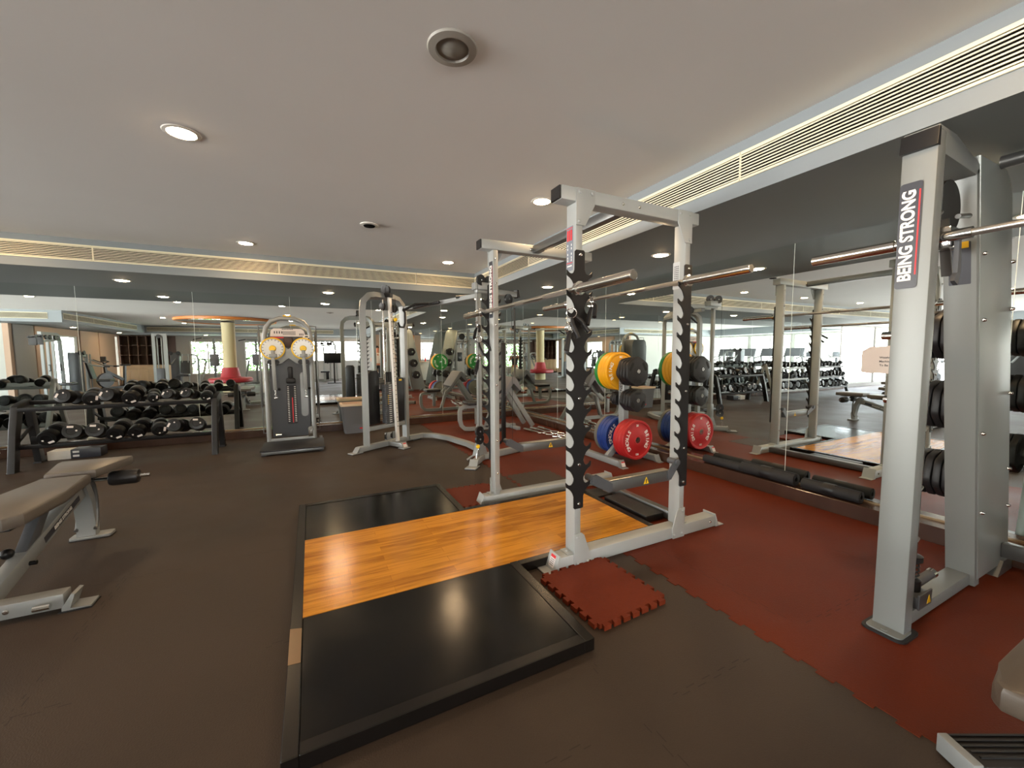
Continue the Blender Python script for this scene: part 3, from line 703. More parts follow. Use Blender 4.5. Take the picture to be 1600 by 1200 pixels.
# ------------------------------------------------------------------ smith machine
sm = thing('smith_machine', 'large silver smith machine with BEING STRONG sticker at the right edge', 'smith machine', (2.9, 0.2, 0))
def smith_frame(yc, dirn):
    """one side frame; dirn = +1 when the storage horns point to +y"""
    ya, yb = yc-.056, yc+.058
    tp = lambda b, x0, x1, z0, z1: b
    P('front_upright', SMITHS, sm, lambda b: [b.prism([(x, z) for x, z in ((2.32, .012), (2.395, .012), (2.395, 2.09), (2.395, 2.19), (2.325, 2.19))], lambda u, v, t: (u, t, v), ya, yb, .004)] and None)
    P('base_plate', BLACKR, sm, lambda b: b.prism(rrect(.17, .16, .03, 3, 2.335, yc), lambda u, v, t: (u, v, t), .003, .012))
    P('foot_flange', SMITHS, sm, lambda b: [b.prism(rrect(.12, .13, .02, 3, 2.325, yc), lambda u, v, t: (u, v, t), .012, .018), b.cyl((2.285, yc, .018), (2.285, yc, .022), .012, 10)] and None)
    P('top_cap', BLACK, sm, lambda b: b.prism([(2.305, 2.12), (2.332, 2.12), (2.332, 2.195), (2.315, 2.195)], lambda u, v, t: (u, t, v), ya-.004, yb+.004, .003))
    P('top_block', SMITHS, sm, lambda b: b.prism([(2.395, 2.185), (2.395, 2.10), (2.745, 2.08), (2.80, 2.10), (2.80, 2.125), (2.50, 2.20), (2.33, 2.205), (2.325, 2.19)], lambda u, v, t: (u, t, v), ya, yb, .003))
    P('base_beam', SMITHS, sm, lambda b: b.box((2.395, ya+.02, .012), (3.16, yb-.005, .075), .004))
    CX = lambda z: 3.155 - .194*z
    P('rear_column', SMITHS, sm, lambda b: b.prism([(CX(.012), .012), (CX(.012)+.06, .012), (CX(2.14)+.06, 2.14), (CX(2.10), 2.10)], lambda u, v, t: (u, t, v), ya, yb, .003))
    sp_ = P('side_panel', PANEL, sm, lambda b: b.prism([(CX(.05)+.025, .05), (CX(.05)+.50, .05), (3.235, 1.96), (3.215, 2.06), (3.17, 2.13), (3.10, 2.17), (2.765, 2.17)], lambda u, v, t: (u, t, v), ya-.004, ya+.05, .003))
    P('panel_bolts', CHROME, sp_, lambda b: [b.lathe([(.010, 0), (.010, .008), (.006, .016)], (CX(z)+x, ya-.004, z), (0, -1, 0), 12) for x, zz in ((.055, (1.74, 1.43, .86, .43)), (.455, (1.74, 1.50, 1.05, .62, .40, .15))) for z in zz] and None)
    P('rear_foot', SILVERD, sm, lambda b: b.prism([(3.42, .0), (3.655, .0), (3.64, .08), (3.50, .08)], lambda u, v, t: (u, t, v), ya-.02, yb+.02, .003))
    P('guide_rod', CHROME, sm, lambda b: b.cyl((2.50, yc-.01, .14), (2.50, yc-.01, 2.10), .0145, 18))
    pp = P('peg_plate', CHAR, sm, lambda b: b.box((2.398, ya+.005, .34), (2.412, ya+.06, 1.97), .002, seg=1))
    P('pegs', STEEL, pp, lambda b: [b.tube([(2.41, ya+.02, z), (2.44, ya+.02, z), (2.455, ya+.02, z+.008)], .0095, 10) for z in (1.87, 1.49, 1.22, .93, .66, .42)] and None)
    P('peg_slots', CHROME, pp, lambda b: [b.box((2.4125, ya+.035, z), (2.418, ya+.047, z+.15), .002, seg=1) for z in (.46, .64, .82, 1.0, 1.18, 1.36, 1.54)] and None)
    P('spring', BLACK, sm, lambda b: [b.tube([(2.50 + .024*math.cos(a), yc-.01 + .024*math.sin(a), .22 + .011*a/PI/2*1.9) for a in [i*PI/6 for i in range(49)]], .004, 6), b.lathe([(.02, .30), (.036, .30), (.036, .325), (.02, .33)], (2.50, yc-.01, 0), n=18), b.lathe([(.034, .15), (.034, .21), (.02, .22)], (2.50, yc-.01, 0), n=18)] and None)
    st = P('stop_block', CHAR, sm, lambda b: [b.box((2.42, ya-.012, .105), (2.555, ya-.004, .175), .002, seg=1), b.box((2.43, ya-.004, .10), (2.56, ya+.06, .16), .01), b.cyl((2.54, yc-.01, .17), (2.66, yc-.03, .205), .02, 16)] and None)
    P('stop_ring', CHROME, st, lambda b: b.cyl((2.648, yc-.028, .201), (2.668, yc-.031, .207), .0225, 16))
    wt = P('warning_label', YEL, st, lambda b: b.prism([(2.50, .118), (2.538, .118), (2.519, .156)], lambda u, v, t: (u, t, v), ya-.0135, ya-.012), label='small yellow warning triangle')
    P('counter_pulley', BLACK, sm, lambda b: b.lathe([(.10, -.012), (.115, -.016), (.115, .016), (.10, .012)], (2.60, yc-.005, 1.93), (0, 1, 0), 32))
    for z in (1.375, .985, .575):
        h = P('storage_horn', CHROME, sm, lambda b: b.cyl((CX(z)+.23, yb if dirn > 0 else ya, z), (CX(z)+.23, (yb+.33 if dirn > 0 else ya-.33), z), .0245, 20))
    P('linkage', SILVERD, sm, lambda b: [b.bar((2.52, ya+.03, 1.86), (2.60, ya+.03, 1.62), .012, .035, (0, 1, 0)), b.cyl((2.50, ya-.02, 1.855), (2.62, ya-.02, 1.875), .010, 12)] and None)
smith_frame(0.80, 1)
smith_frame(-0.62, -1)
sk = P('brand_sticker', STICK, sm, lambda b: decal(b, (2.3199, .818, 1.775), (0, 0, 1), (0, 1, 0), .445, .074, .010), label='dark sticker lettered BEING STRONG')
P('lettering', WHITEL, sk, lambda b: lettering(b, 'BEING STRONG', .060, frame((2.3187, .822, 1.775), (0, 0, 1), (0, 1, 0)), .0006, .0020, .90))
P('underline', REDL, sk, lambda b: decal(b, (2.3187, .789, 1.785), (0, 0, 1), (0, 1, 0), .355, .005, .001))
si = P('instruction_sticker', STICK, sm, lambda b: decal(b, (2.8245, .80, 1.70), (0, -1, 0), (-.191, 0, .98), .075, .20, .004), label='instruction panel with a yellow heading')
P('sticker_bar', YEL, si, lambda b: decal(b, (2.807, .80, 1.785), (0, -1, 0), (-.191, 0, .98), .06, .03, .001))
P('rear_tie', SILVERD, sm, lambda b: [b.box((3.50, -.56, .10), (3.56, .74, .18), .004), b.cyl((3.02, -.56, 2.185), (3.02, .74, 2.185), .03, 16)] and None)
# its bar, held in the carriage
sb = thing('smith_bar', 'chrome bar running through the smith machine carriage', 'barbell', (2.44, .1, 1.765))
P('shaft', mat('pale_steel', rgb(190, 186, 180), .28, .9), sb, lambda b: b.cyl((2.44, -.47, 1.765), (2.44, .66, 1.765), .0155, 20))
for s, a, c in ((1, .90, 1.245), (-1, -.72, -1.07)):
    P('sleeve', MAT['satin_chrome'], sb, lambda b: b.lathe([(.0225, 0), (.0255, -.004 if a > c else .004), (.0255, abs(c-a) - .004), (.021, abs(c-a))], (2.44, a, 1.765), (0, 1 if c > a else -1, 0), 28))
    P('carriage', CHROME, sb, lambda b: [b.cyl((2.44, a, 1.765), (2.44, (.66 if s > 0 else -.47), 1.765), .024, 20), b.box((2.43, .72 if s > 0 else -.70, 1.72), (2.53, .86 if s > 0 else -.56, 1.81), .01)] and None)
    P('bar_hook', CHAR, sb, lambda b: b.prism([(2.45, 1.75), (2.475, 1.75), (2.49, 1.62), (2.47, 1.56), (2.43, 1.575), (2.44, 1.60), (2.455, 1.61), (2.455, 1.68)], lambda u, v, t: (u, t, v), (.70 if s > 0 else -.52), (.715 if s > 0 else -.505)))

# ------------------------------------------------------------------ weight plates
def plate_mesh(name, m, R, T, hole=.025, tri=False, n=48):
    """plate with axis along local y, centred at the origin"""
    b = MB()
    if not tri:
        hub = [(hole, -T*.5), (.045, -T*.5), (.05, -T*.38), (R*.52, -T*.36), (R*.55, -T*.30), (R*.86, -T*.30), (R*.90, -T*.48), (R*.975, -T*.5), (R, -T*.38)]
        prof = hub + [(r, -h) for r, h in hub[::-1]]
        b.lathe(prof + [prof[0]], (0, 0, 0), (0, 1, 0), n, cap=False)
    else:
        n = 6; pts = []
        for k in range(6):
            a = PI/6 + k*PI/3
            for d in (-.16, 0, .16): pts.append((R*(1.0 if d == 0 else .985)*math.cos(a+d), R*(1.0 if d == 0 else .985)*math.sin(a+d)))
        b.prism(pts, lambda u, v, t: (u, t, v), -T/2, T/2, .006)
        b.lathe([(R*.36, -T*.5-.001), (R*.30, -T*.56), (hole*1.5, -T*.56), (hole*1.2, -T*.5-.001)], (0, 0, 0), (0, 1, 0), 24, cap=False)
    return b.build(name, m)
def slots(R, T):
    b = MB()
    for k in range(3):
        a = -PI/2 + k*2*PI/3; c, s_ = math.cos(a), math.sin(a)
        M = Matrix(((-s_, 0, c, c*R*.66), (0, 1, 0, -T/2-.0015), (c, 0, s_, s_*R*.66), (0, 0, 0, 1)))
        b.prism(rrect(R*.62, R*.20, R*.08, 3), lambda u, v, t: M @ V((u, t, v)), 0, .003)
    return b.build('grip_slot', mat('slot_black', rgb(6, 6, 6), .8))
def arc_text(specs, T, m):
    """specs = [(text, radius, size, centre angle in degrees, step in degrees, inward)]"""
    b = MB()
    for txt, R, size, ac, st, inward in specs:
        n = len(txt)
        for i, ch in enumerate(txt):
            k = i - (n-1)/2
            a = math.radians(ac + (st*k if inward else -st*k))
            rad = V((math.cos(a), 0, math.sin(a))); tan = V((math.sin(a), 0, -math.cos(a)))
            up = -rad if inward else rad; rt = -tan if inward else tan
            M = Matrix((rt, up, rt.cross(up))).transposed().to_4x4(); M.translation = V((0, -T*.30-.0012, 0)) + rad*R
            lettering(b, ch, size, M, .0008, .0015)
    return b.build('lettering', m)
PCNT = [0]
def put_plate(proto, lb, loc, ry, group):
    o = proto if not proto.get('used') else dup(proto, (0, 0, 0))
    if not proto.get('used'): proto['used'] = 1
    o.location = loc; o.rotation_euler = (0, ry, 0); tag(o, lb, 'weight plate', group); return o
# ------------------------------------------------------------------ plate tree with its plates
TX, TY = 3.29, 3.63
tr = thing('plate_tree', 'silver weight plate tree loaded with coloured and black plates against the right mirror', 'plate tree', (TX, TY, 0))
P('post', SILVER, tr, lambda b: b.box((TX-.04, TY-.045, .12), (TX+.04, TY+.045, 1.13), .006))
P('lettering', INK, tr, lambda b: lettering(b, 'FITNESS', .06, frame((TX-.0408, TY, .86), (0, 0, 1), (0, 1, 0)), .0006, .001))
for x in (TX-.22, TX+.32):
    P('base_leg', SILVER, tr, lambda b: b.box((x-.035, TY-.22, .006), (x+.035, TY+.42, .075), .005))
    P('foot_plate', SILVER, tr, lambda b: [b.prism([(-.075, .002), (-.075, .010), (-.03, .010), (.006, .085), (.012, .08), (.004, .002)], lambda u, v, t: (t, TY-.22+u, v), x-.04, x+.04, .002),
        b.prism([(.075, .002), (.075, .010), (.03, .010), (-.006, .085), (-.012, .08), (-.004, .002)], lambda u, v, t: (t, TY+.42+u, v), x-.04, x+.04, .002)] and None)
P('brace', SILVER, tr, lambda b: [b.bar((TX-.22, TY+.02, .07), (TX, TY+.02, .26), .07, .05, (0, 1, 0), .004), b.bar((TX+.32, TY+.02, .06), (TX, TY+.02, .20), .07, .05, (0, 1, 0), .004)] and None)
w4 = P('warning_sticker', PAPER, tr, lambda b: decal(b, (TX-.22, TY-.252, .045), (1, 0, 0), (0, .40, .91), .05, .055))
P('sticker_bar', REDL, w4, lambda b: decal(b, (TX-.22, TY-.244, .066), (1, 0, 0), (0, .40, .91), .046, .014, .001))
HZ = {'top': 1.075, 'mid': .745, 'low': .300}
for z in HZ.values():
    P('horn', CHROME, tr, lambda b: b.cyl((TX, TY-.238, z), (TX, TY+.285, z), .0235, 20))
def bump_proto(m, T=.055, R=.226):
    o = plate_mesh('bumper_plate', m, R, T)
    t1 = arc_text([('BEING', .155, .062, 0, 16, False), ('STRONG', .155, .062, 180, 16, True)], T, WHITEL); t1.parent = o
    b = MB(); lettering(b, '20', .034, frame((0, -T*.31-.0012, .165), (1, 0, 0), (0, 0, 1)), .0008, .001); lettering(b, 'KG', .030, frame((0, -T*.31-.0012, -.165), (-1, 0, 0), (0, 0, -1)), .0008, .001)
    t2 = b.build('weight_mark', WHITEL); t2.parent = o
    b = MB(); b.lathe([(.0245, -T/2-.0015), (.034, -T/2-.0015), (.034, T/2+.0015), (.0245, T/2+.0015)], (0, 0, 0), (0, 1, 0), 28, cap=False)
    t3 = b.build('hub_ring', CHROME); t3.parent = o
    return o
red, blu, yel, grn, gry = [bump_proto(m) for m in (REDP, BLUEP, YELP, GREENP, GREYP)]
G = 'bumper plates on the tree'
for i, w in enumerate(('outermost, facing out with white lettering', 'middle one', 'innermost against the post')):
    put_plate(red, 'red bumper plate on the low horn, ' + w, (TX, 3.417 + i*.056, .293), .5*i, G)
ys = [3.705, 3.761, 3.817]
for i, w in enumerate(('nearest the post', 'middle one', 'outer one')):
    put_plate(blu, 'blue bumper plate on the low far horn, ' + w, (TX, ys[i], .293), math.radians(15 + 40*i), G)
put_plate(gry, 'grey bumper plate at the end of the low far horn, behind the blue ones', (TX, 3.873, .293), PI, G)
for i, w in enumerate(('nearest the post', 'middle one', 'next to the green plate')):
    put_plate(yel, 'yellow bumper plate on the top far horn, ' + w, (TX, 3.705 + .056*i, 1.068), PI + .9*i, G)
g_ = put_plate(grn, 'green bumper plate at the outer end of the top far horn', (TX, 3.873, 1.068), 0, G); g_.rotation_euler = (0, .4, PI)
tri = plate_mesh('rubber_plate', BLACKR, .168, .042, tri=True); sl = slots(.168, .042); sl.parent = tri
tri2 = plate_mesh('rubber_plate', BLACKR, .128, .040, tri=True); sl = slots(.128, .040); sl.parent = tri2
tri3 = plate_mesh('rubber_plate', BLACKR, .085, .030, tri=True); sl = slots(.085, .030); sl.parent = tri3
G2 = 'black rubber grip plates on the tree'
for i, w in enumerate(('outermost', 'second from the outside', 'third from the outside', 'innermost')):
    put_plate(tri, 'large black tri-grip plate on the top near horn, ' + w, (TX, 3.425 + i*.046, 1.072), .12*i, G2)
for i, w in enumerate(('outermost', 'second from the outside', 'third from the outside', 'innermost')):
    put_plate(tri2, 'black tri-grip plate on the middle near horn, ' + w, (TX, 3.42 + i*.044, .74), PI/3 + .1*i, G2)
for i, w in enumerate(('nearest the post', 'middle one', 'outermost')):
    put_plate(tri3, 'small black plate on the middle far horn, ' + w, (TX, 3.70 + i*.034, .742), .3*i, G2)
# plates stored on the smith machine
sp_p = plate_mesh('rubber_plate', BLACKR, .135, .034, tri=True); q = slots(.135, .034); q.parent = sp_p
for hz, zl in ((1.375, 'top'), (.985, 'middle'), (.575, 'bottom')):
    for i in range(5):
        put_plate(sp_p, 'black plate on the %s storage horn of the smith machine, %s from its column' % (zl, ordn[i]), (3.385 - .194*hz, .885 + i*.038, hz-.003), .15*i, 'plates stored behind the smith machine column')
    for i in range(4):
        put_plate(sp_p, 'black plate on the %s horn at the smith machine far end, %s from the column' % (zl, ordn[i]), (3.385 - .194*hz, -.705 - i*.038, hz-.003), .15*i, 'plates stored on the smith machine far side')

# ------------------------------------------------------------------ adjustable benches
def bench(lb, loc, rz):
    t = thing('weight_bench', lb, 'bench', local=True)
    def pad(b, outline, z0, z1): b.prism(outline, lambda u, v, w: (u, v, w), z0, z1, .014)
    # local frame: +y runs from the near foot to the seat end
    bp = P('back_pad', VINYL, t, lambda b: pad(b, [(-.10, -.02), (.10, -.02), (.148, .04), (.155, .40), (.12, .80), (-.12, .80), (-.155, .40), (-.148, .04)], .44, .505))
    P('pad_base', BLACK, bp, lambda b: b.box((-.10, .03, .425), (.10, .76, .44)))
    sp2 = P('seat_pad', VINYL, t, lambda b: pad(b, [(-.125, .86), (.125, .86), (.20, 1.20), (.20, 1.25), (-.20, 1.25), (-.20, 1.20)], .46, .52))
    P('pad_base', BLACK, sp2, lambda b: b.box((-.10, .88, .445), (.10, 1.22, .46)))
    P('spine', SILVER, t, lambda b: b.bar((0, -.02, .08), (0, .96, .37), .065, .085, bev=.006))
    P('front_foot', SILVER, t, lambda b: [b.box((-.36, -.055, .02), (.30, .025, .095), .006), b.prism([(.29, .02), (.33, .09), (.345, .085), (.32, .014), (.40, .014), (.40, .006), (.29, .006)], lambda u, v, w: (u, w, v), -.06, .03, .002),
        b.prism([(-.35, .02), (-.39, .09), (-.405, .085), (-.38, .014), (-.46, .014), (-.46, .006), (-.35, .006)], lambda u, v, w: (u, w, v), -.06, .03, .002)] and None)
    P('foot_pad', BLACKR, t, lambda b: [b.box((.28, -.066, 0), (.405, .036, .006)), b.box((-.465, -.066, 0), (-.34, .036, .006))] and None)
    P('foot_bolt', CHROME, t, lambda b: [b.bolt((.10, -.056, .06), (0, -1, 0), .012), b.cyl((.20, -.075, .055), (.26, -.075, .055), .014, 10)] and None)
    P('rear_leg', SILVER, t, lambda b: b.tube([(0, .93, .42), (0, 1.00, .28), (0, 1.03, .12), (0, 1.02, .02)], .03, rect=(.10, .06)))
    P('rear_foot', SILVER, t, lambda b: b.prism(rrect(.22, .10, .02, 3, .02, 1.03), lambda u, v, w: (u, v, w), .004, .022, .002))
    P('foot_pad', BLACKR, t, lambda b: b.prism(rrect(.23, .11, .02, 3, .02, 1.03), lambda u, v, w: (u, v, w), 0, .004))
    P('adjust_ladder', SILVERD, t, lambda b: [b.tube([(.05, .99 + .05*math.sin(a), .24 + .17*math.cos(a)) for a in [i*PI/10 for i in range(11)]], .012, 8), b.tube([(-.05, .99 + .05*math.sin(a), .24 + .17*math.cos(a)) for a in [i*PI/10 for i in range(11)]], .012, 8)] and None)
    P('support_strut', CHAR, t, lambda b: b.bar((0, .30, .17), (0, .55, .42), .05, .07, bev=.004))
    P('adjust_knob', BLACKG, t, lambda b: [b.sphere((-.03, .26, .235), .028), b.cyl((-.05, .30, .15), (.06, .30, .15), .012, 12)] and None)
    P('roller_bar', CHROME, t, lambda b: b.cyl((-.33, 1.12, .385), (.33, 1.12, .385), .013, 14))
    for s in (-1, 1):
        P('foam_roller', VINYLB, t, lambda b: b.lathe([(.02, 0), (.047, .004), (.053, .02), (.053, .15), (.047, .166), (.02, .17)], (s*.10, 1.12, .385), (s, 0, 0), 24))
    P('brand_strip', STICK, t, lambda b: b.bar((.0335, .45, .2165), (.0335, .86, .3375), .001, .038, bev=0))
    P('strip_lettering', WHITEL, t, lambda b: lettering(b, 'BEING STRONG', .030, frame((.0345, .655, .277), (0, .9591, .283), (0, -.283, .9591)), .0006, .001))
    t.location = loc; t.rotation_euler = (0, 0, rz); return t
bn = bench('adjustable grey padded weight bench with black foam rollers at the left edge', (-1.455, 2.79, 0), 0.0)

# the corner of another bench at the lower right
rb = thing('weight_bench', 'corner of a grey padded bench with steel base at the lower right edge', 'bench', (1.95, .2, 0))
P('seat_pad', VINYLD, rb, lambda b: b.prism([(1.495, .262), (1.492, .295), (1.515, .315), (1.60, .325), (2.25, .33), (2.25, -.05), (1.62, -.05), (1.55, .10)], lambda u, v, t: (u, v, t), .385, .455, .016))
P('spine', SILVERD, rb, lambda b: b.bar((1.80, .18, .36), (2.50, .18, .20), .07, .07, bev=.005))
P('base_foot', BLACKR, rb, lambda b: b.bar((1.745, .405, .033), (2.3, .12, .033), .10, .05, bev=.004))
P('grip_ridges', BLACKR, rb, lambda b: [b.bar((1.755, .415 - .02*i, .060), (2.28, .145 - .02*i, .060), .006, .006) for i in range(-2, 3)] and None)
P('foot_cap', SILVER, rb, lambda b: b.bar((1.718, .419, .036), (1.745, .405, .036), .105, .06, bev=.003))
P('post', SILVERD, rb, lambda b: b.box((2.16, .14, .05), (2.24, .22, .35), .004))

# ------------------------------------------------------------------ dumbbell racks
def dumbbell(R, L, m=BLACKG, parts=True, name='dumbbell'):
    t = thing(name, 'x', 'dumbbell', local=True)
    h = .055 + R*.5
    for s in (-1, 1):
        hd = P('head', m, t, lambda b: b.lathe([(.02, .045), (R*.85, .048), (R, .062), (R, h+.045), (R*.93, h+.062), (R*.55, h+.066), (R*.5, h+.062), (.0, h+.062)] , (0, 0, 0), (0, s, 0), 28))
        if parts and s < 0:
            P('weight_label', PAPER, hd, lambda b: [decal(b, (R*.38, -h-.066, -R*.42), (.92, 0, .38), (-.38, 0, .92), R*.62, R*.26, .003, .001), decal(b, (-R*.38, -h-.066, -R*.2), (1, 0, 0), (0, 0, 1), R*.2, R*.2, .006, .001)] and None)
    P('handle', CHROME, t, lambda b: b.lathe([(.014, -.055), (.0165, -.03), (.0175, 0), (.0165, .03), (.014, .055)], (0, 0, 0), (0, 1, 0), 16))
    return t
def db_rack(lb, x0, x1, y, m, loc, legm=None):
    """two tiers, sloping towards the room (-y)"""
    t = thing('dumbbell_rack', lb, 'dumbbell rack', loc)
    for x in (x0, x1):
        P('side_leg', m, t, lambda b: b.prism([(y-.30, .0), (y-.20, 0), (y-.13, .40), (y-.05, .66), (y+.10, .70), (y+.20, .02), (y+.30, .02), (y+.17, .74), (y+.12, .79), (y-.08, .75), (y-.14, .72), (y-.21, .44)], lambda u, v, w: (w, u, v), x-.03, x+.03, .006))
        P('foot_pad', BLACKR, t, lambda b: [b.box((x-.034, y-.31, 0), (x+.034, y-.19, .005)), b.box((x-.034, y+.19, 0), (x+.034, y+.31, .022))] and None)
        P('side_brace', m, t, lambda b: b.bar((x, y-.16, .30), (x, y+.16, .47), .02, .03))
    for k, (yy, z) in enumerate(((y-.02, .705), (y-.06, .285))):
        P('tray', BLACK, t, lambda b: [b.bar((x0+.03, yy-.115, z-.02), (x1-.03, yy-.115, z-.02), .03, .045, (0, -.25, 1), .003), b.bar((x0+.03, yy+.115, z+.04), (x1-.03, yy+.115, z+.04), .03, .045, (0, -.25, 1), .003)] and None)
    return t
RY = 6.62
db_rack('black two-tier rack of round black dumbbells along the back mirror', -2.99, -1.16, RY, BLACK, (-2.05, RY, 0))
sizes_t = [.082, .082, .082, .082, .062, .062, .064, .064]
sizes_b = [.088, .088, .086, .086, .084, .084, .084, .084]
protos = {}
def place_db(R, x, y, z, tilt, lb, grp, parts=True, m=BLACKG):
    key = (R, parts, m.name)
    if key not in protos:
        protos[key] = dumbbell(R, .3, m, parts); o = protos[key]
    else: o = dup(protos[key], (0, 0, 0))
    o.location = (x, y, z); o.rotation_euler = (tilt, random.choice((0, 0, 1.2, 2.4, -1.0, 3.6)), 0); o['label'] = lb; o['group'] = grp; return o
for i in range(8):
    R = sizes_t[i]
    place_db(R, -2.555 + i*.188, RY-.02, .725 + R*.94, .25, 'round black dumbbell on the upper tier, %s from the left end' % ordn[i], 'dumbbells on the upper tier of the near rack')
    R = sizes_b[i]
    place_db(R, -2.72 + i*.194, RY-.06, .303 + R*.94, .25, 'round black dumbbell on the lower tier, %s from the left end' % ordn[i], 'dumbbells on the lower tier of the near rack')
# small white box with a dark cover under the rack and a hand weight at its left end
bx = thing('storage_box', 'small white box with a dark lid under the left end of the dumbbell rack', 'box', (-2.75, 7.0, 0))
P('body', WHITEP, bx, lambda b: b.box((-2.95, 6.92, 0), (-2.74, 7.12, .11), .006))
P('cover', STICK, bx, lambda b: b.box((-2.74, 6.92, 0), (-2.46, 7.12, .115), .004))
P('print', WHITEL, bx, lambda b: [decal(b, (-2.69, 6.9195, z), (1, 0, 0), (0, 0, 1), .06, .025) for z in (.085, .035)] and None)

# further racks along the back mirror towards the windows
def far_rack(x0, x1, y, lbl, short, legm, n, tiers, R0):
    t = thing('dumbbell_rack', lbl, 'dumbbell rack', ((x0+x1)/2, y, 0))
    for x in (x0, x1):
        P('side_leg', legm, t, lambda b: [b.bar((x, y-.34, 0), (x, y-.04, .95), .05, .07, (0, 1, 0), .004), b.bar((x, y+.26, .12), (x, y-.04, .95), .05, .05, (0, 1, 0), .004)] and None)
    for k in range(tiers):
        z = .26 + k*.30; yy = y - .20 + k*.07
        P('tray', legm if legm != BLACK else BLACK, t, lambda b: [b.bar((x0, yy-.12, z-.03), (x1, yy-.12, z-.03), .03, .05), b.bar((x0, yy+.12, z+.03), (x1, yy+.12, z+.03), .03, .05)] and None)
        for i in range(n):
            R = R0[k]
            place_db(R, x0 + .12 + (x1-x0-.24)*i/(n-1), yy, z + .012 + R, .25, 'black dumbbell on the %s, %s tier, %s from the right' % (short, ('bottom', 'middle', 'top')[k], ordn[n-1-i]), 'dumbbells on the %s' % short, False)
far_rack(-5.05, -3.40, 6.72, 'silver-legged three-tier dumbbell rack left of the black dumbbell rack', 'silver-legged three-tier rack', SILVER, 9, 3, (.085, .075, .06))
far_rack(-7.1, -5.35, 6.72, 'black-legged three-tier dumbbell rack nearest the window wall', 'black-legged rack by the windows', BLACK, 9, 3, (.080, .07, .055))

# ------------------------------------------------------------------ dual-arm cable machine (two dials)
mx = thing('cable_machine', 'grey twin-arm cable machine with two round yellow-edged dials in front of the mirror', 'cable machine', (-.28, 6.5, 0))
cx, my = -.275, 6.50
P('frame', SILVER, mx, lambda b: [b.tube([(cx-.285, my+.02, .06), (cx-.285, my+.02, 1.55), (cx-.265, my+.02, 1.66), (cx-.20, my+.02, 1.75), (cx-.09, my+.02, 1.795), (cx+.09, my+.02, 1.795), (cx+.20, my+.02, 1.75), (cx+.265, my+.02, 1.66), (cx+.285, my+.02, 1.55), (cx+.285, my+.02, .06)], .032, 14),
   b.bar((cx-.30, my+.02, .085), (cx+.30, my+.02, .085), .05, .05, bev=.004)] and None)
P('shroud', CHAR, mx, lambda b: b.prism([(-.245, .12), (.245, .12), (.25, 1.45), (.235, 1.58), (.18, 1.64), (-.18, 1.64), (-.235, 1.58), (-.25, 1.45)], lambda u, v, t: (cx+u, t, v), my+.01, my+.34, .01))
P('stack_window', INK, mx, lambda b: decal(b, (cx+.015, my+.009, .58), (1, 0, 0), (0, 0, 1), .125, .56, .015))
P('stack_marks', WHITEL, mx, lambda b: [decal(b, (cx+.015 + s*.043, my+.0075, .34 + .026*i), (1, 0, 0), (0, 0, 1), .022, .007, .001) for i in range(20) for s in (-1, 1)] and None)
P('stack_red_line', REDL, mx, lambda b: decal(b, (cx+.022, my+.0075, .50), (1, 0, 0), (0, 0, 1), .010, .36, .002))
P('side_window', SILVERD, mx, lambda b: decal(b, (cx+.175, my+.009, .72), (1, 0, 0), (0, 0, 1), .09, .64, .04))
P('pulley_block', BLACK, mx, lambda b: [b.box((cx-.05, my-.03, .88), (cx+.07, my+.01, .96), .02), b.box((cx-.02, my-.03, .95), (cx+.04, my+.01, 1.12), .015)] and None)
P('cross_plate', SILVER, mx, lambda b: b.prism([(-.30, 1.40), (-.10, 1.44), (0, 1.36), (.10, 1.44), (.30, 1.40), (.29, 1.18), (.20, 1.13), (.08, 1.17), (0, 1.25), (-.08, 1.17), (-.20, 1.13), (-.29, 1.18)], lambda u, v, t: (cx+u, t, v), my-.03, my+.005, .006))
pn = P('instruction_panel', PAPER, mx, lambda b: b.prism([(-.215, 1.545), (.225, 1.545), (.205, 1.625), (.17, 1.655), (-.17, 1.655), (-.205, 1.625)], lambda u, v, t: (cx+u, t, v), my-.001, my+.009), label='white printed instruction panel')
P('panel_print', INK, pn, lambda b: [decal(b, (cx-.06+.02*i, my-.0018, 1.645), (1, 0, 0), (0, 0, 1), .014, .012) for i in range(7)] + [decal(b, (cx-.16 + .03*i, my-.0018, 1.60), (1, 0, 0), (0, 0, 1), .012, .035) for i in range(4)] + [decal(b, (cx+.02, my-.0018, 1.57+.014*i), (1, 0, 0), (0, 0, 1), .16, .003) for i in range(4)] + [decal(b, (cx+.15+.02*i, my-.0018, 1.575), (1, 0, 0), (0, 0, 1), .010, .03) for i in range(3)] and None)
P('panel_stripe', REDL, pn, lambda b: decal(b, (cx-.13, my+.006, 1.528), (1, 0, 0), (0, 0, 1), .16, .016, .003, .003))
P('head_pocket', BROWNW, mx, lambda b: b.box((cx-.055, my-.015, 1.40), (cx+.06, my+.01, 1.53), .012))
P('logo_disc', WHITEP, mx, lambda b: b.lathe([(.052, 0), (.052, .004), (.042, .005), (.040, .003)], (cx+.235, my-.002, 1.52), (0, -1, 0), 28))
P('logo_spokes', INK, mx, lambda b: [b.prism([( .018*math.cos(a+d), .018*math.sin(a+d)) for d in (-.75, 0, .75)] + [(.036*math.cos(a+d), .036*math.sin(a+d)) for d in (.8, 0, -.8)], lambda u, v, t: (cx+.235+u, t, 1.52+v), my-.009, my-.007) for a in (PI/2, PI/2+2*PI/3, PI/2+4*PI/3)] and None)
P('carry_handle', YEL, mx, lambda b: b.tube([(cx-.05, my+.02, 1.83), (cx+.05, my+.02, 1.83)], .012, 10))
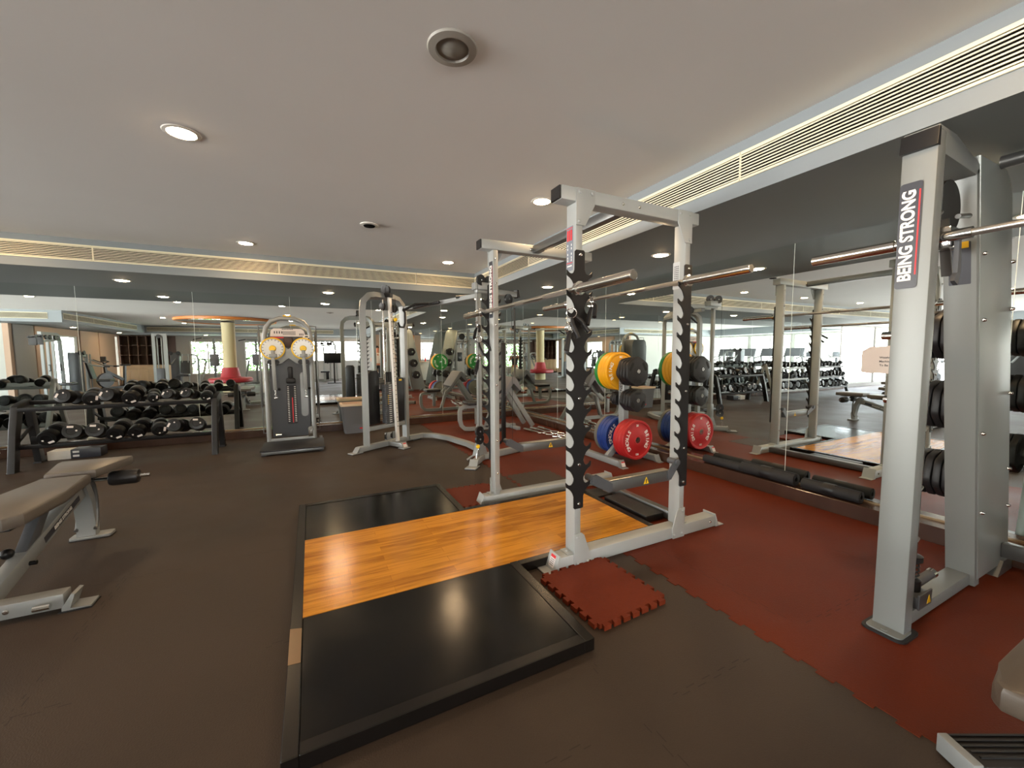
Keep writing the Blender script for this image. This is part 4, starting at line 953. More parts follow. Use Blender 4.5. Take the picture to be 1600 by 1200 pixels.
for s in (-1, 1):
    dx = cx + s*.1875
    dl = P('dial', mat('dial_grey', rgb(200, 200, 196), .35, .3), mx, lambda b: b.lathe([(0, .06), (.13, .06), (.135, .055), (.135, .03)], (dx, my+.0, 1.375), (0, -1, 0), 40))
    P('dial_ring', YEL, dl, lambda b: b.lathe([(.136, .03), (.152, .03), (.152, .056), (.146, .061), (.136, .061)], (dx, my, 1.375), (0, -1, 0), 40, cap=False))
    P('dial_ticks', INK, dl, lambda b: [decal(b, (dx + .118*math.cos(a), my-.0605, 1.375 + .118*math.sin(a)), (-math.sin(a), 0, math.cos(a)), (-math.cos(a), 0, -math.sin(a)), .008, .018, .001, .0016) for a in [PI*1.6 + i*PI*1.8/16 - PI*.1 for i in range(1, 17)]] and None)
    P('dial_hub', YEL, dl, lambda b: b.lathe([(.0, .085), (.036, .085), (.044, .06)], (dx, my, 1.375), (0, -1, 0), 24))
    am = P('arm', SILVER, mx, lambda b: [b.bar((dx, my-.085, 1.35), (dx+.01, my-.09, .80), .045, .03, (0, 1, 0), .005), b.box((dx-.045, my-.11, 1.25), (dx+.05, my-.06, 1.30), .006)] and None)
    P('arm_tip', CHROME, am, lambda b: [b.cyl((dx+.012, my-.09, .80), (dx+.015, my-.09, .70), .014, 12), b.box((dx-.01, my-.115, .685), (dx+.04, my-.07, .705), .004)] and None)
    P('arm_knob', BLACKG, am, lambda b: b.sphere((dx + .055, my-.07, .81), .02))
    P('arm_pulley', BLACK, mx, lambda b: [b.lathe([(.034, 0), (.034, .012)], (dx + d, my-.03, 1.185), (0, -1, 0), 20) for d in (-.04, .04)] and None)
    sx_ = cx + s*.36
    P('side_post', SILVERD, mx, lambda b: [b.box((sx_-.012, my+.10, .55), (sx_+.012, my+.16, 1.62), .003), b.tube([(sx_, my+.13, .55), (sx_, my+.13, .18), (cx + s*.29, my+.13, .17)], .008, 8), b.tube([(cx + s*.27, my+.05, 1.70), (sx_, my+.13, 1.70), (sx_, my+.13, 1.60)], .008, 8)] and None)
P('measure_post', WHITEP, mx, lambda b: b.box((cx-.345, my+.20, .75), (cx-.31, my+.24, 1.60), .003))
P('corner_pulley', CHROME, mx, lambda b: [b.lathe([(.03, 0), (.03, .02)], (cx+.235, my-.01, .22), (0, -1, 0), 20), b.box((cx+.205, my-.012, .10), (cx+.265, my+.008, .24), .01)] and None)
P('foot_knob', CHROME, mx, lambda b: b.cyl((cx-.20, my-.02, .16), (cx-.13, my-.02, .16), .018, 12))
P('step_plate', BLACKR, mx, lambda b: b.prism([(-.345, my-.62), (.40, my-.67), (.40, my-.02), (-.345, my-.02)], lambda u, v, t: (cx+u, v, t), .055, .075, .006))
P('step_frame', SILVERD, mx, lambda b: [b.box((cx-.33, my-.61, .012), (cx+.39, my-.57, .052), .004), b.box((cx-.33, my-.57, .012), (cx-.29, my+.3, .052), .004), b.box((cx+.35, my-.57, .012), (cx+.39, my+.3, .052), .004)] and None)
P('foot_stub', BLACKR, mx, lambda b: [b.box((cx + u, my-.6, 0), (cx + u + .05, my-.55, .012)) for u in (-.33, .33)] and None)
# ------------------------------------------------------------------ cable crossover: tower, tie beams, second tower
cc = thing('cable_crossover', 'silver cable crossover machine with arched tower, long curved floor tie and high pull-up bar', 'cable machine', (1.3, 5.3, 0))
O1 = V((.92, 5.76, 0)); u1 = V((.86, .51, 0)).normalized(); n1 = V((.51, -.86, 0)).normalized()
def q(a, f, z): return O1 + u1*a + n1*f + V((0, 0, z))
P('tower_frame', SILVER, cc, lambda b: [b.tube([q(-.345, 0, .06), q(-.345, 0, 1.86), q(-.325, 0, 1.98), q(-.25, 0, 2.05), q(-.16, 0, 2.07), q(.16, 0, 2.07), q(.25, 0, 2.05), q(.325, 0, 1.98), q(.345, 0, 1.86), q(.345, 0, .06)], .04, rect=(.075, .075)),
    b.bar(q(-.31, 0, .29), q(.31, 0, .29), .05, .055, bev=.004), b.bar(q(-.48, .0, .045), q(.50, 0, .045), .075, .07, bev=.006), b.bar(q(.02, .0, .045), q(.02, .30, .045), .06, .06, bev=.005)] and None)
P('foot_plate', SILVER, cc, lambda b: [b.bar(q(-.60, 0, .010), q(-.44, 0, .010), .11, .012, bev=.003), b.bar(q(-.53, 0, .012), q(-.48, 0, .075), .09, .008), b.bar(q(.44, 0, .010), q(.58, 0, .010), .11, .012, bev=.003), b.bar(q(.02, .26, .010), q(.02, .37, .010), .12, .012, bev=.003), b.bar(q(.02, .345, .012), q(.02, .30, .085), .09, .008)] and None)
P('foot_pad', BLACKR, cc, lambda b: [b.bar(q(-.60, 0, .003), q(-.44, 0, .003), .115, .006), b.bar(q(.44, 0, .003), q(.59, 0, .003), .115, .006), b.bar(q(.02, .25, .003), q(.02, .38, .003), .125, .006)] and None)
wsx = P('warning_sticker', PAPER, cc, lambda b: decal(b, q(.02, .329, .052), u1, (-n1*.5 + V((0, 0, .82))), .055, .06))
P('sticker_bar', REDL, wsx, lambda b: decal(b, q(.02, .3215, .071), u1, (-n1*.5 + V((0, 0, .82))), .05, .016, .001))
stk = P('weight_stack', CHAR, cc, lambda b: [b.prism(rrect(.20, .09, .01, 2, .06, 0), lambda u, v, t: q(u, v, t), .33 + .0285*i, .355 + .0285*i) for i in range(19)] and None)
P('stack_labels', WHITEL, stk, lambda b: [decal(b, q(.035, .0462, .345 + .0285*i), u1, (0, 0, 1), .045, .009, .001) for i in range(19)] and None)
P('stack_colour_labels', YEL, stk, lambda b: [decal(b, q(.0, .0462, .345 + .0285*i), u1, (0, 0, 1), .014, .014, .001) for i in range(9, 14)] and None)
P('stack_pin', REDL, stk, lambda b: b.cyl(q(.085, .04, .79), q(.085, .085, .79), .012, 10))
P('stack_guide_rods', CHROME, cc, lambda b: [b.cyl(q(d, 0, .31), q(d, 0, 2.04), .011, 10) for d in (-.01, .13)] and None)
P('stack_shroud', BLACK, cc, lambda b: [b.prism([(.17, .33), (.30, .33), (.30, .93), (.285, .95), (.185, .95), (.17, .93)], lambda u, v, t: q(u, t, v), -.10, .03, .004), b.prism([(-.24, .33), (-.06, .33), (-.06, 1.02), (-.09, 1.06), (-.20, 1.06), (-.24, 1.02)], lambda u, v, t: q(u, t, v), -.12, -.06, .004)] and None)
P('shroud_label', YEL, cc, lambda b: decal(b, q(.235, .0312, .92), u1, (0, 0, 1), .05, .025, .002))
P('stack_head', BLACK, cc, lambda b: b.prism(rrect(.10, .05, .012, 2, .06, 0), lambda u, v, t: q(u, v, t), .90, 1.04))
P('measure_pole', WHITEP, cc, lambda b: b.bar(q(.02, .19, .09), q(.02, .10, 2.08), .042, .042, tuple(u1), .004))
P('measure_marks', INK, cc, lambda b: [decal(b, q(.02, .19 - .09*(z-.09)/1.99 + .0218, z), u1, (-n1*.045 + V((0, 0, 1))), .022, .007, .001) for z in [.3 + .062*i for i in range(26)]] and None)
P('cable', CABLE, cc, lambda b: [b.cyl(q(.06, .05, 1.04), q(.06, .05, 2.08), .003, 6), b.cyl(q(.10, .12, .35), q(.10, .12, 2.05), .003, 6)] and None)
P('top_pulleys', BLACK, cc, lambda b: [b.lathe([(.045, -.012), (.058, -.014), (.050, 0), (.058, .014), (.045, .012)], q(.02, .06 + .05*i, 2.155 - .02*i), u1, 24) for i in (-1, 0)] + [b.lathe([(.04, -.012), (.05, -.014), (.043, 0), (.05, .014), (.04, .012)], q(a, f, z), u1, 24) for a, f, z in ((-.06, .05, 1.93), (.06, .14, 1.90))] + [b.bar(q(.02, -.04, 2.10), q(.02, .14, 2.08), .05, .06)] and None)
P('low_pulleys', BLACK, cc, lambda b: [b.lathe([(.045, -.012), (.056, -.014), (.048, 0), (.056, .014), (.045, .012)], q(a, .14, .18), u1*.6 + n1*.8, 24) for a in (-.13, -.03)] and None)
P('pulley_plate', SILVER, cc, lambda b: b.bar(q(-.17, .155, .18), q(.01, .155, .18), .01, .10, bev=.003))
hk = P('handle', BLACKR, cc, lambda b: b.tube([q(.10, .17, 1.72), q(.13, .17, 1.66), q(.20, .17, 1.66), q(.225, .17, 1.72), q(.225, .17, 1.86), q(.20, .17, 1.92)], .014, 10))
P('cable_ball', YEL, cc, lambda b: b.sphere(q(.055, .17, 1.755), .026))
P('carabiner', CHROME, cc, lambda b: b.tube([q(.055, .17, 1.73), q(.075, .17, 1.70), q(.07, .17, 1.62), q(.045, .17, 1.62), q(.04, .17, 1.70)], .005, 8, closed=True))
P('floor_tie', SILVER, cc, lambda b: b.tube([q(.38, .02, .055), V((1.48, 6.00, .06)), V((1.62, 5.90, .06)), V((1.76, 5.62, .06)), V((1.88, 5.10, .06)), V((1.90, 4.62, .06))], .03, rect=(.075, .06)))
P('pull_up_bar', SILVER, cc, lambda b: b.tube([q(.345, 0, 1.94), V((1.35, 5.75, 1.95)), V((1.62, 5.2, 1.97)), V((1.85, 4.55, 1.985))], .03, rect=(.06, .05)))
P('pull_up_grips', BLACKR, cc, lambda b: [b.tube([V((1.30, 5.62, 1.925)), V((1.42, 5.38, 1.95)), V((1.54, 5.20, 1.965))], .019, 10), b.tube([V((1.08, 5.28, 1.84)), V((1.24, 5.28, 1.93)), V((1.42, 5.30, 1.95))], .017, 10), b.tube([V((1.68, 4.92, 2.00)), V((1.80, 4.78, 2.00))], .019, 10)] and None)
# second tower
A2 = V((1.775, 4.42, 0)); d2 = V((.93, .37, 0)).normalized(); p2 = V((.37, -.93, 0)).normalized()
def q2(a, f, z): return A2 + d2*a + p2*f + V((0, 0, z))
P('pole', SILVER, cc, lambda b: [b.bar(q2(0, 0, .15), q2(0, 0, 2.0), .05, .05, (1, 0, 0), .004), b.bar(q2(0, 0, .06), q2(0, 0, .44), .07, .07, (1, 0, 0), .004)] and None)
P('base', SILVER, cc, lambda b: [b.bar(q2(-.02, 0, .045), q2(.62, .06, .045), .07, .07, bev=.005), b.bar(q2(.05, .0, .05), q2(-.23, .14, .045), .07, .065, bev=.005), b.prism([(-.09, .08), (.09, .08), (.04, .22), (-.04, .22)], lambda u, v, t: q2(u, t, v), -.04, .04, .003)] and None)
P('foot_plate', SILVER, cc, lambda b: [b.bar(q2(-.21, .13, .010), q2(-.34, .195, .010), .13, .014, bev=.003), b.bar(q2(-.26, .155, .014), q2(-.22, .135, .085), .10, .01), b.bar(q2(-.12, -.10, .02), q2(-.02, -.04, .09), .05, .01)] and None)
P('end_cap', BLACK, cc, lambda b: [b.bar(q2(.62, .06, .045), q2(.645, .062, .045), .072, .072, bev=.004), b.bar(q2(.62, .04, 2.035), q2(.66, .04, 2.045), .07, .10, bev=.004)] and None)
P('foot_pad', BLACKR, cc, lambda b: [b.bar(q2(-.20, .125, .003), q2(-.35, .20, .003), .14, .006), b.bar(q2(.58, .06, .005), q2(.65, .062, .005), .08, .01)] and None)
P('top_arm', SILVER, cc, lambda b: [b.bar(q2(-.05, .02, 2.02), q2(.62, .04, 2.03), .06, .065, bev=.005), b.box(q2(-.10, .06, 2.02), q2(.18, .045, 2.10), .004)] and None)
P('pulley_wheels', BLACK, cc, lambda b: [b.lathe([(.05, -.01), (.062, -.013), (.062, .013), (.05, .01)], q2(a, f, z), p2, 28) for a, f, z in ((-.03, .08, 2.125), (.105, .08, 2.13), (.44, .08, 1.955), (-.10, .10, .385), (-.10, .10, .295))] and None)
P('pulley_hubs', CHROME, cc, lambda b: [b.lathe([(.012, 0), (.010, .006)], q2(a, f, z), p2, 12) for a, f, z in ((-.03, .093, 2.125), (.105, .093, 2.13), (.44, .093, 1.955), (-.10, .113, .385), (-.10, .113, .295))] and None)
P('stack_shroud', BLACK, cc, lambda b: b.box(q2(.405, -.03, .16), q2(.445, .02, 1.42), .006))
P('cable', CABLE, cc, lambda b: [b.cyl(q2(-.09, .09, .42), q2(-.09, .09, 2.10), .003, 6), b.cyl(q2(.50, .08, .12), q2(.50, .08, 1.95), .003, 6)] and None)
P('cable_ball', YEL, cc, lambda b: b.sphere(q2(-.135, .11, .215), .024))
P('carabiner', CHROME, cc, lambda b: [b.tube([q2(-.135, .11, .19), q2(-.155, .11, .13), q2(-.165, .11, .07), q2(-.125, .11, .07), q2(-.125, .11, .13)], .005, 8, closed=True)] and None)

# ------------------------------------------------------------------ grey bin
bi = thing('storage_bin', 'grey plastic bin with a cream rim standing against the back kerb', 'bin', (.62, 7.08, 0))
def rbox(b, w0, d0, w1, d1, z0, z1, cx_, cy_):
    a = [(x, y) for x, y in rrect(w0, d0, .04, 4)]; c = rrect(w1, d1, .04, 4)
    n = len(a); vs = b.add([(cx_+x, cy_+y, z0) for x, y in a] + [(cx_+x, cy_+y, z1) for x, y in c], [])
    b.bm.faces.new(vs[:n][::-1]); b.bm.faces.new(vs[n:])
    for i in range(n): b.bm.faces.new((vs[i], vs[(i+1) % n], vs[(i+1) % n + n], vs[i+n]))
P('body', BINM, bi, lambda b: rbox(b, .34, .28, .42, .34, .005, .47, .62, 7.08))
P('rim', CREAM, bi, lambda b: rbox(b, .45, .37, .45, .37, .455, .49, .62, 7.08), label='cream rim')
P('liner', MAT['wall_tan'], bi, lambda b: rbox(b, .36, .29, .38, .30, .488, .494, .62, 7.08))
P('sticker', REDL, bi, lambda b: decal(b, (.70, 6.928, .085), (1, 0, 0), (0, .1, 1), .05, .022))

# ------------------------------------------------------------------ preacher curl bench
pb = thing('preacher_bench', 'silver preacher curl bench with a grey arm pad near the room corner', 'preacher bench', (2.7, 6.1, 0))
pyc = 6.20
P('frame', SILVER, pb, lambda b: [b.tube([(2.50, pyc, .42), (2.22, pyc, .42), (2.16, pyc, .40), (2.145, pyc, .34), (2.145, pyc, .20), (2.17, pyc, .11), (2.23, pyc, .055), (2.32, pyc, .045), (3.15, pyc, .045)], .03, rect=(.06, .06)),
    b.bar((2.44, pyc, .42), (2.44, pyc, .12), .06, .06, (1, 0, 0), .004), b.bar((3.08, pyc-.28, .03), (3.08, pyc+.28, .03), .07, .05, bev=.004), b.bar((2.60, pyc, .05), (2.74, pyc, .48), .06, .06, (1, 0, 0), .004)] and None)
P('rear_leg', SILVER, pb, lambda b: [b.bar((2.98, pyc + s*.12, .70), (3.42, pyc + s*.16, .03), .05, .075, bev=.005) for s in (-1, 1)] and None)
P('arm_plate', SILVER, pb, lambda b: [b.bar((2.96, pyc + s*.13, .68), (2.66, pyc + s*.13, .40), .03, .08, bev=.004) for s in (-1, 1)] and None)
P('arm_pad', VINYLG, pb, lambda b: b.prism([(2.74, .58), (2.785, .53), (2.985, .82), (3.09, .66), (3.14, .69), (3.05, .865), (3.0, .90), (2.95, .88)], lambda u, v, t: (u, t, v), pyc-.30, pyc+.30, .014))
P('seat', VINYLB, pb, lambda b: b.box((2.24, pyc-.16, .45), (2.56, pyc+.16, .51), .018))
P('bar_rest', SILVER, pb, lambda b: [b.bar((3.10, pyc + s*.22, .70), (3.18, pyc + s*.22, .76), .03, .02) for s in (-1, 1)] and None)
# curl bars lying on the floor in front of the kerb
def ez_bar(lb, x, y, rz, z=.032):
    t = thing('curl_bar', lb, 'curl bar', local=True, group='curl bars on the floor')
    P('shaft', CHROME, t, lambda b: b.tube([(-.40, 0, 0), (-.24, 0, 0), (-.17, .035, 0), (-.09, -.035, 0), (0, .02, 0), (.09, -.035, 0), (.17, .035, 0), (.24, 0, 0), (.40, 0, 0)], .014, 10))
    for s in (-1, 1):
        P('sleeve', MAT['satin_chrome'], t, lambda b: b.lathe([(.03, .395), (.03, .41), (.024, .412), (.024, .58), (.020, .583)], (0, 0, 0), (s, 0, 0), 20))
    t.location = (x, y, z); t.rotation_euler = (0, 0, rz); return t
ez_bar('chrome zigzag curl bar on the red floor by the right kerb, closest to the kerb', 3.47, 5.28, PI/2 + .06)
e2 = dup(bpy.data.objects['curl_bar'], (3.36, 5.30, .032), PI/2 + .12, 'chrome zigzag curl bar on the red floor by the right kerb, the middle one')
dup(bpy.data.objects['curl_bar'], (3.24, 5.26, .032), PI/2 + .16, 'chrome zigzag curl bar on the red floor by the right kerb, farthest from the kerb')

# ------------------------------------------------------------------ bar pads on the right kerb
def bar_pad(lb, y0, y1, x, r, z, cut=False, band=True):
    t = thing('barbell_pad', lb, 'barbell pad', (x, (y0+y1)/2, z), group='black foam pads on the right kerb')
    P('foam', FOAM, t, lambda b: b.prism([(r*math.cos(a), r*math.sin(a)) for a in [PI*.62 + i*(2*PI-.30)/26 for i in range(27)]] + [(r*.45*math.cos(a), r*.45*math.sin(a)) for a in [PI*.62 + (2*PI-.30)*(26-i)/26 for i in range(27)]], lambda u, v, w: (x+u, w, z+v), y0, y1, .003))
    if band: P('strap', BLACK, t, lambda b: b.lathe([(r+.002, (y1-y0)*.42), (r+.003, (y1-y0)*.44), (r+.003, (y1-y0)*.60), (r+.002, (y1-y0)*.62)], (x, y0, z), (0, 1, 0), 28, cap=False))
    return t
bar_pad('thick black foam bar pad on the right kerb, middle of the three', 1.955, 2.44, 3.737, .055, .115 + .057)
bar_pad('thinner black foam bar pad at the far end of the kerb row', 2.45, 2.86, 3.735, .04, .115 + .042, band=False)
bar_pad('black foam bar pad on the right kerb nearest the smith machine', 1.49, 1.90, 3.735, .046, .115 + .048)
# notice taped to the mirror
no = thing('paper_notice', 'pale paper notice taped to the right mirror beside the smith machine', 'notice', (3.812, 1.45, 1.22))
P('sheet', PAPER, no, lambda b: b.prism([(1.575, 1.125), (1.575, 1.285), (1.53, 1.315), (1.36, 1.325), (1.36, 1.115), (1.56, 1.118)], lambda u, v, t: (3.8175 - t, u, v), 0, .0008))
P('notice_text', INK, no, lambda b: [lettering(b, tx, .021, frame((3.8162, 1.415, zz), (0, -1, 0), (0, 0, 1)), .0002, .0004) for tx, zz in (('Weights for', 1.235), ('Machine are', 1.206), ('To Be Back', 1.177))] and None)

# ------------------------------------------------------------------ round column with ring seat and lit ceiling disc
cl = thing('round_column', 'cream round column with a red padded ring seat', 'column', (-2.56, -2.25, 0))
KX, KY = -2.56, -2.25
P('shaft', COLP, cl, lambda b: b.lathe([(.26, 0), (.26, .30), (.20, .34), (.20, 2.34), (.21, 2.36), (.21, ZH - .11)], (KX, KY, 0), n=40))
P('seat_ring', REDV, cl, lambda b: b.lathe([(.24, .34), (.62, .34), (.66, .38), (.66, .46), (.62, .50), (.32, .52), (.295, .56), (.24, .86), (.20, .865)], (KX, KY, 0), n=48, cap=False))
cd = thing('ceiling_disc', 'round wood-rimmed ceiling disc around the top of the column', 'ceiling disc', (KX, KY, ZH))
P('rim', OAK, cd, lambda b: b.lathe([(1.30, 0), (1.48, 0), (1.50, -.02), (1.49, -.075), (1.46, -.095), (1.42, -.075), (1.30, -.06)], (KX, KY, ZH), n=64, cap=False))
P('mirrored_underside', MIRROR, cd, lambda b: b.lathe([(.215, -.075), (1.44, -.075)], (KX, KY, ZH), n=64, cap=False), smooth=False)

# ------------------------------------------------------------------ shelving, cabinets and reception at the far side
sh = thing('cubby_shelving', 'dark brown open cubby shelving above cream cabinets on the far wall', 'shelving', (-6.5, -8.5, 0))
def cubby(b):
    x0, x1, z0, z1 = -7.42, -5.92, .90, 2.18
    b.box((x0, -8.715, z0), (x1, -8.69, z1))
    for i in range(6): c = x0 + (x1-x0)*i/5; b.box((c-.012, -8.69, z0), (c+.012, -8.36, z1))
    for i in range(4): c = z0 + (z1-z0)*i/3; b.box((x0, -8.69, c-.012), (x1, -8.36, c+.012))
P('cubbies', mat('shelf_wood', rgb(92, 70, 58), .5), sh, cubby)
P('back_boards', BROWNW, sh, lambda b: b.box((-7.41, -8.69, .91), (-5.93, -8.685, 2.17)))
cb = thing('cabinet_unit', 'cream cabinet row with drawers under the dark cubby shelving', 'cabinet', (-6.5, -8.5, 0))
P('body', CREAM, cb, lambda b: b.box((-7.42, -8.715, .06), (-5.62, -8.32, .86), .003))
P('worktop', CREAM, cb, lambda b: b.box((-7.44, -8.715, .86), (-5.60, -8.30, .89), .004))
P('plinth', BROWNW, cb, lambda b: b.box((-7.40, -8.70, 0), (-5.64, -8.36, .06)))
for i in range(6):
    x0 = -7.42 + i*.30
    dr = P('drawer', CREAM, cb, lambda b: b.box((x0+.004, -8.32, .70), (x0+.296, -8.305, .85), .003)); P('knob', STEEL, dr, lambda b: b.sphere((x0+.15, -8.295, .775), .012, 8))
    do = P('door', CREAM, cb, lambda b: b.box((x0+.004, -8.32, .07), (x0+.296, -8.305, .69), .003)); P('knob', STEEL, do, lambda b: b.sphere((x0 + (.26 if i % 2 == 0 else .04), -8.295, .60), .012, 8))
single('wood_panel', BROWNW, lambda b: b.box((-5.88, -8.715, .90), (-5.56, -8.66, 2.20), .004), 'tall brown wood panel beside the cubby shelving', 'panel', (-5.72, -8.69, .9))
# reception end
struct('door_1', OAK, lambda b: [b.box((4.15, -4.84, 0), (4.25, -4.78, 2.10), .004), b.box((5.15, -4.84, 0), (5.25, -4.78, 2.10), .004), b.box((4.15, -4.84, 2.10), (5.25, -4.78, 2.2), .004)])
dl_ = P('door_leaf', OAK, bpy.data.objects['door_1'], lambda b: b.box((4.26, -4.80, .01), (5.14, -4.76, 2.09), .003))
P('glass_panel', REDV, bpy.data.objects['door_1'], lambda b: b.box((4.45, -4.765, .9), (4.95, -4.755, 1.85), .003))
ct = thing('reception_counter', 'white reception counter with a cream top by the far wall', 'counter', (3.2, -3.6, 0))
P('body', WALLW, ct, lambda b: b.box((2.7, -3.8, 0), (3.9, -3.4, .92), .004)); P('worktop', CREAM, ct, lambda b: b.box((2.66, -3.84, .92), (3.94, -3.36, .96), .004))
P('kickboard', BROWNW, ct, lambda b: b.box((2.72, -3.41, 0), (3.88, -3.395, .10)))
po = thing('wall_picture', 'grey-blue framed picture on the wall beside the orange door', 'picture', (5.8, -4.82, 1.75))
P('frame', FRAMEW, po, lambda b: b.box((5.35, -4.83, 1.30), (6.35, -4.80, 2.15), .006)); P('print', mat('picture_print', rgb(120, 140, 152), .6, noise=.6, nscale=3.5), po, lambda b: b.box((5.39, -4.80, 1.34), (6.31, -4.796, 2.11)))
wc = thing('side_cabinet', 'low white cabinet under the framed picture', 'cabinet', (5.8, -4.6, 0))
P('body', WALLW, wc, lambda b: b.box((5.32, -4.83, 0), (6.45, -4.40, .92), .004))
for i in range(3): P('door', WALLW, wc, lambda b: b.box((5.33 + .373*i, -4.40, .05), (5.69 + .373*i, -4.385, .88), .003))
bo = thing('bottle', 'red bottle standing on the reception counter', 'bottle', (2.85, -3.6, .96))
P('body', REDL, bo, lambda b: b.lathe([(.035, .96), (.035, 1.08), (.015, 1.12), (.015, 1.14)], (2.85, -3.6, 0), n=16)); P('cap', INK, bo, lambda b: b.lathe([(.017, 1.14), (.017, 1.165)], (2.85, -3.6, 0), n=16))
tvb = thing('television', 'dark flat screen on a stand in front of the far windows', 'television', (1.0, -5.0, 0))
P('screen', BLACKG, tvb, lambda b: b.box((.55, -5.02, .92), (1.35, -4.97, 1.38), .006)); P('stand', BLACK, tvb, lambda b: [b.box((.92, -5.02, .02), (.98, -4.99, .95)), b.box((.65, -5.2, 0), (1.25, -4.8, .03), .005)] and None)

# ------------------------------------------------------------------ machines behind the camera, seen in the mirrors
def pulley_station(lb):
    t = thing('pulley_machine', lb, 'gym machine', local=True, group='gym machines across the room')
    P('frame', SILVER, t, lambda b: [b.tube([(-.55, 0, .05), (-.50, 0, 1.75), (-.42, 0, 1.90), (-.30, 0, 1.95), (.50, 0, 1.95)], .04, rect=(.08, .08)), b.bar((-.6, .0, .04), (.6, 0, .04), .08, .08), b.bar((0, -.4, .04), (0, .5, .04), .08, .08), b.bar((-.45, 0, 1.78), (.5, 0, 1.72), .06, .06)] and None)
    P('columns', SILVER, t, lambda b: [b.bar((x, .05, .08), (x, .05, 1.9), .06, .06, (1, 0, 0)) for x in (-.25, .02, .30)] and None)
    P('weight_stack', BLACK, t, lambda b: [b.box((-.18, -.06, .10 + .03*i), (-.04, .10, .125 + .03*i), .003, seg=1) for i in range(14)] and None)
    P('pulleys', BLACK, t, lambda b: [b.lathe([(.05, -.015), (.065, -.015), (.065, .015), (.05, .015)], (x, -.05, 1.84), (0, 1, 0), 20) for x in (-.3, -.18, .1, .3)] and None)
    P('bar', BLACKR, t, lambda b: [b.cyl((.35, -.05, 1.86), (1.15, -.05, 1.80), .018, 10), b.box((.55, -.1, 1.62), (.60, .05, 1.9)), b.box((.85, -.1, 1.60), (.90, .05, 1.86))] and None)
    P('handles', BLACKR, t, lambda b: [b.tube([(x, -.12, 1.05), (x - .06, -.12, 1.05), (x-.06, -.12, .88), (x, -.12, .88)], .014, 8) for x in (-.10, .45)] and None)
    P('seat', VINYLB, t, lambda b: b.box((-.2, -.45, .44), (.2, -.12, .52), .02)); P('seat_post', SILVER, t, lambda b: b.box((-.04, -.34, .05), (.04, -.26, .44)))
    return t
def press_station(lb):
    t = thing('press_machine', lb, 'gym machine', local=True, group='gym machines across the room')
    P('frame', SILVER, t, lambda b: [b.tube([(-.4, .2, .05), (-.4, .2, 1.15), (-.36, .2, 1.27), (-.25, .2, 1.33), (.35, .2, 1.33)], .03, rect=(.07, .07)), b.bar((-.5, .2, .04), (.55, .2, .04), .08, .08), b.bar((0, -.55, .04), (0, .3, .04), .08, .08)] and None)
    P('shroud', CHAR, t, lambda b: b.box((.20, .05, .10), (.50, .32, 1.42), .03))
    P('pulleys', BLACK, t, lambda b: [b.lathe([(.06, -.015), (.075, -.015), (.075, .015), (.06, .015)], (x, .02, 1.40), (0, 1, 0), 20) for x in (.22, .48)] and None)
    P('rods', SILVER, t, lambda b: [b.cyl((x, .0, .1), (x, .0, 1.36), .02, 10) for x in (-.1, .1)] and None)
    P('seat', VINYLB, t, lambda b: b.box((-.2, -.55, .45), (.2, -.2, .53), .02)); P('back_pad', VINYLB, t, lambda b: b.prism([(-.12, .55), (.0, 1.08), (.06, 1.08), (-.05, .55)], lambda u, v, w: (w, u, v), -.16, .16, .015))
    P('arms', SILVER, t, lambda b: [b.tube([(s*.32, .1, 1.2), (s*.38, -.2, 1.0), (s*.36, -.5, .95)], .022, 10) for s in (-1, 1)] and None); P('grips', BLACKR, t, lambda b: [b.cyl((s*.36, -.48, .95), (s*.36, -.62, .95), .026, 12) for s in (-1, 1)] and None)
    return t
def cable_column(lb):
    t = thing('cable_column', lb, 'gym machine', local=True, group='gym machines across the room')
    P('frame', SILVER, t, lambda b: [b.bar((-.16, 0, .05), (-.16, 0, 2.05), .09, .10, (1, 0, 0)), b.bar((.16, 0, .05), (.16, 0, 2.05), .07, .08, (1, 0, 0)), b.bar((-.2, 0, 2.03), (.2, 0, 2.03), .08, .08), b.bar((-.45, 0, .04), (.45, 0, .04), .08, .08), b.bar((0, -.5, .04), (0, .3, .04), .08, .08)] and None)
    P('rods', SILVER, t, lambda b: [b.cyl((x, .0, .1), (x, .0, 2.0), .018, 10) for x in (-.06, .06)] and None)
    P('shroud', CHAR, t, lambda b: b.box((-.11, -.08, .08), (.11, .10, .85), .015)); P('pulley', BLACK, t, lambda b: b.lathe([(.05, -.015), (.065, -.015), (.065, .015), (.05, .015)], (0, -.06, 1.98), (0, 1, 0), 20))
    return t
def dip_station(lb):
    t = thing('dip_station', lb, 'gym machine', local=True, group='gym machines across the room')
    P('frame', SILVERD, t, lambda b: [b.bar((0, .25, .05), (0, .25, 2.0), .08, .08, (1, 0, 0)), b.bar((-.4, -.4, .04), (-.3, .25, 1.05), .06, .06), b.bar((.4, -.4, .04), (.3, .25, 1.05), .06, .06), b.bar((-.5, .25, .04), (.5, .25, .04), .07, .07), b.bar((-.35, .25, 2.0), (.35, .25, 2.0), .05, .05)] and None)
    P('arm_pads', VINYLB, t, lambda b: [b.box((s*.30-.06, -.25, 1.10), (s*.30+.06, .2, 1.16), .02) for s in (-1, 1)] and None)
    P('back_pad', VINYLG, t, lambda b: b.box((-.16, .14, .85), (.16, .2, 1.35), .02)); P('grips', BLACKR, t, lambda b: [b.cyl((s*.35, -.02, 2.0), (s*.62, -.1, 1.93), .02, 10) for s in (-1, 1)] and None)
    return t
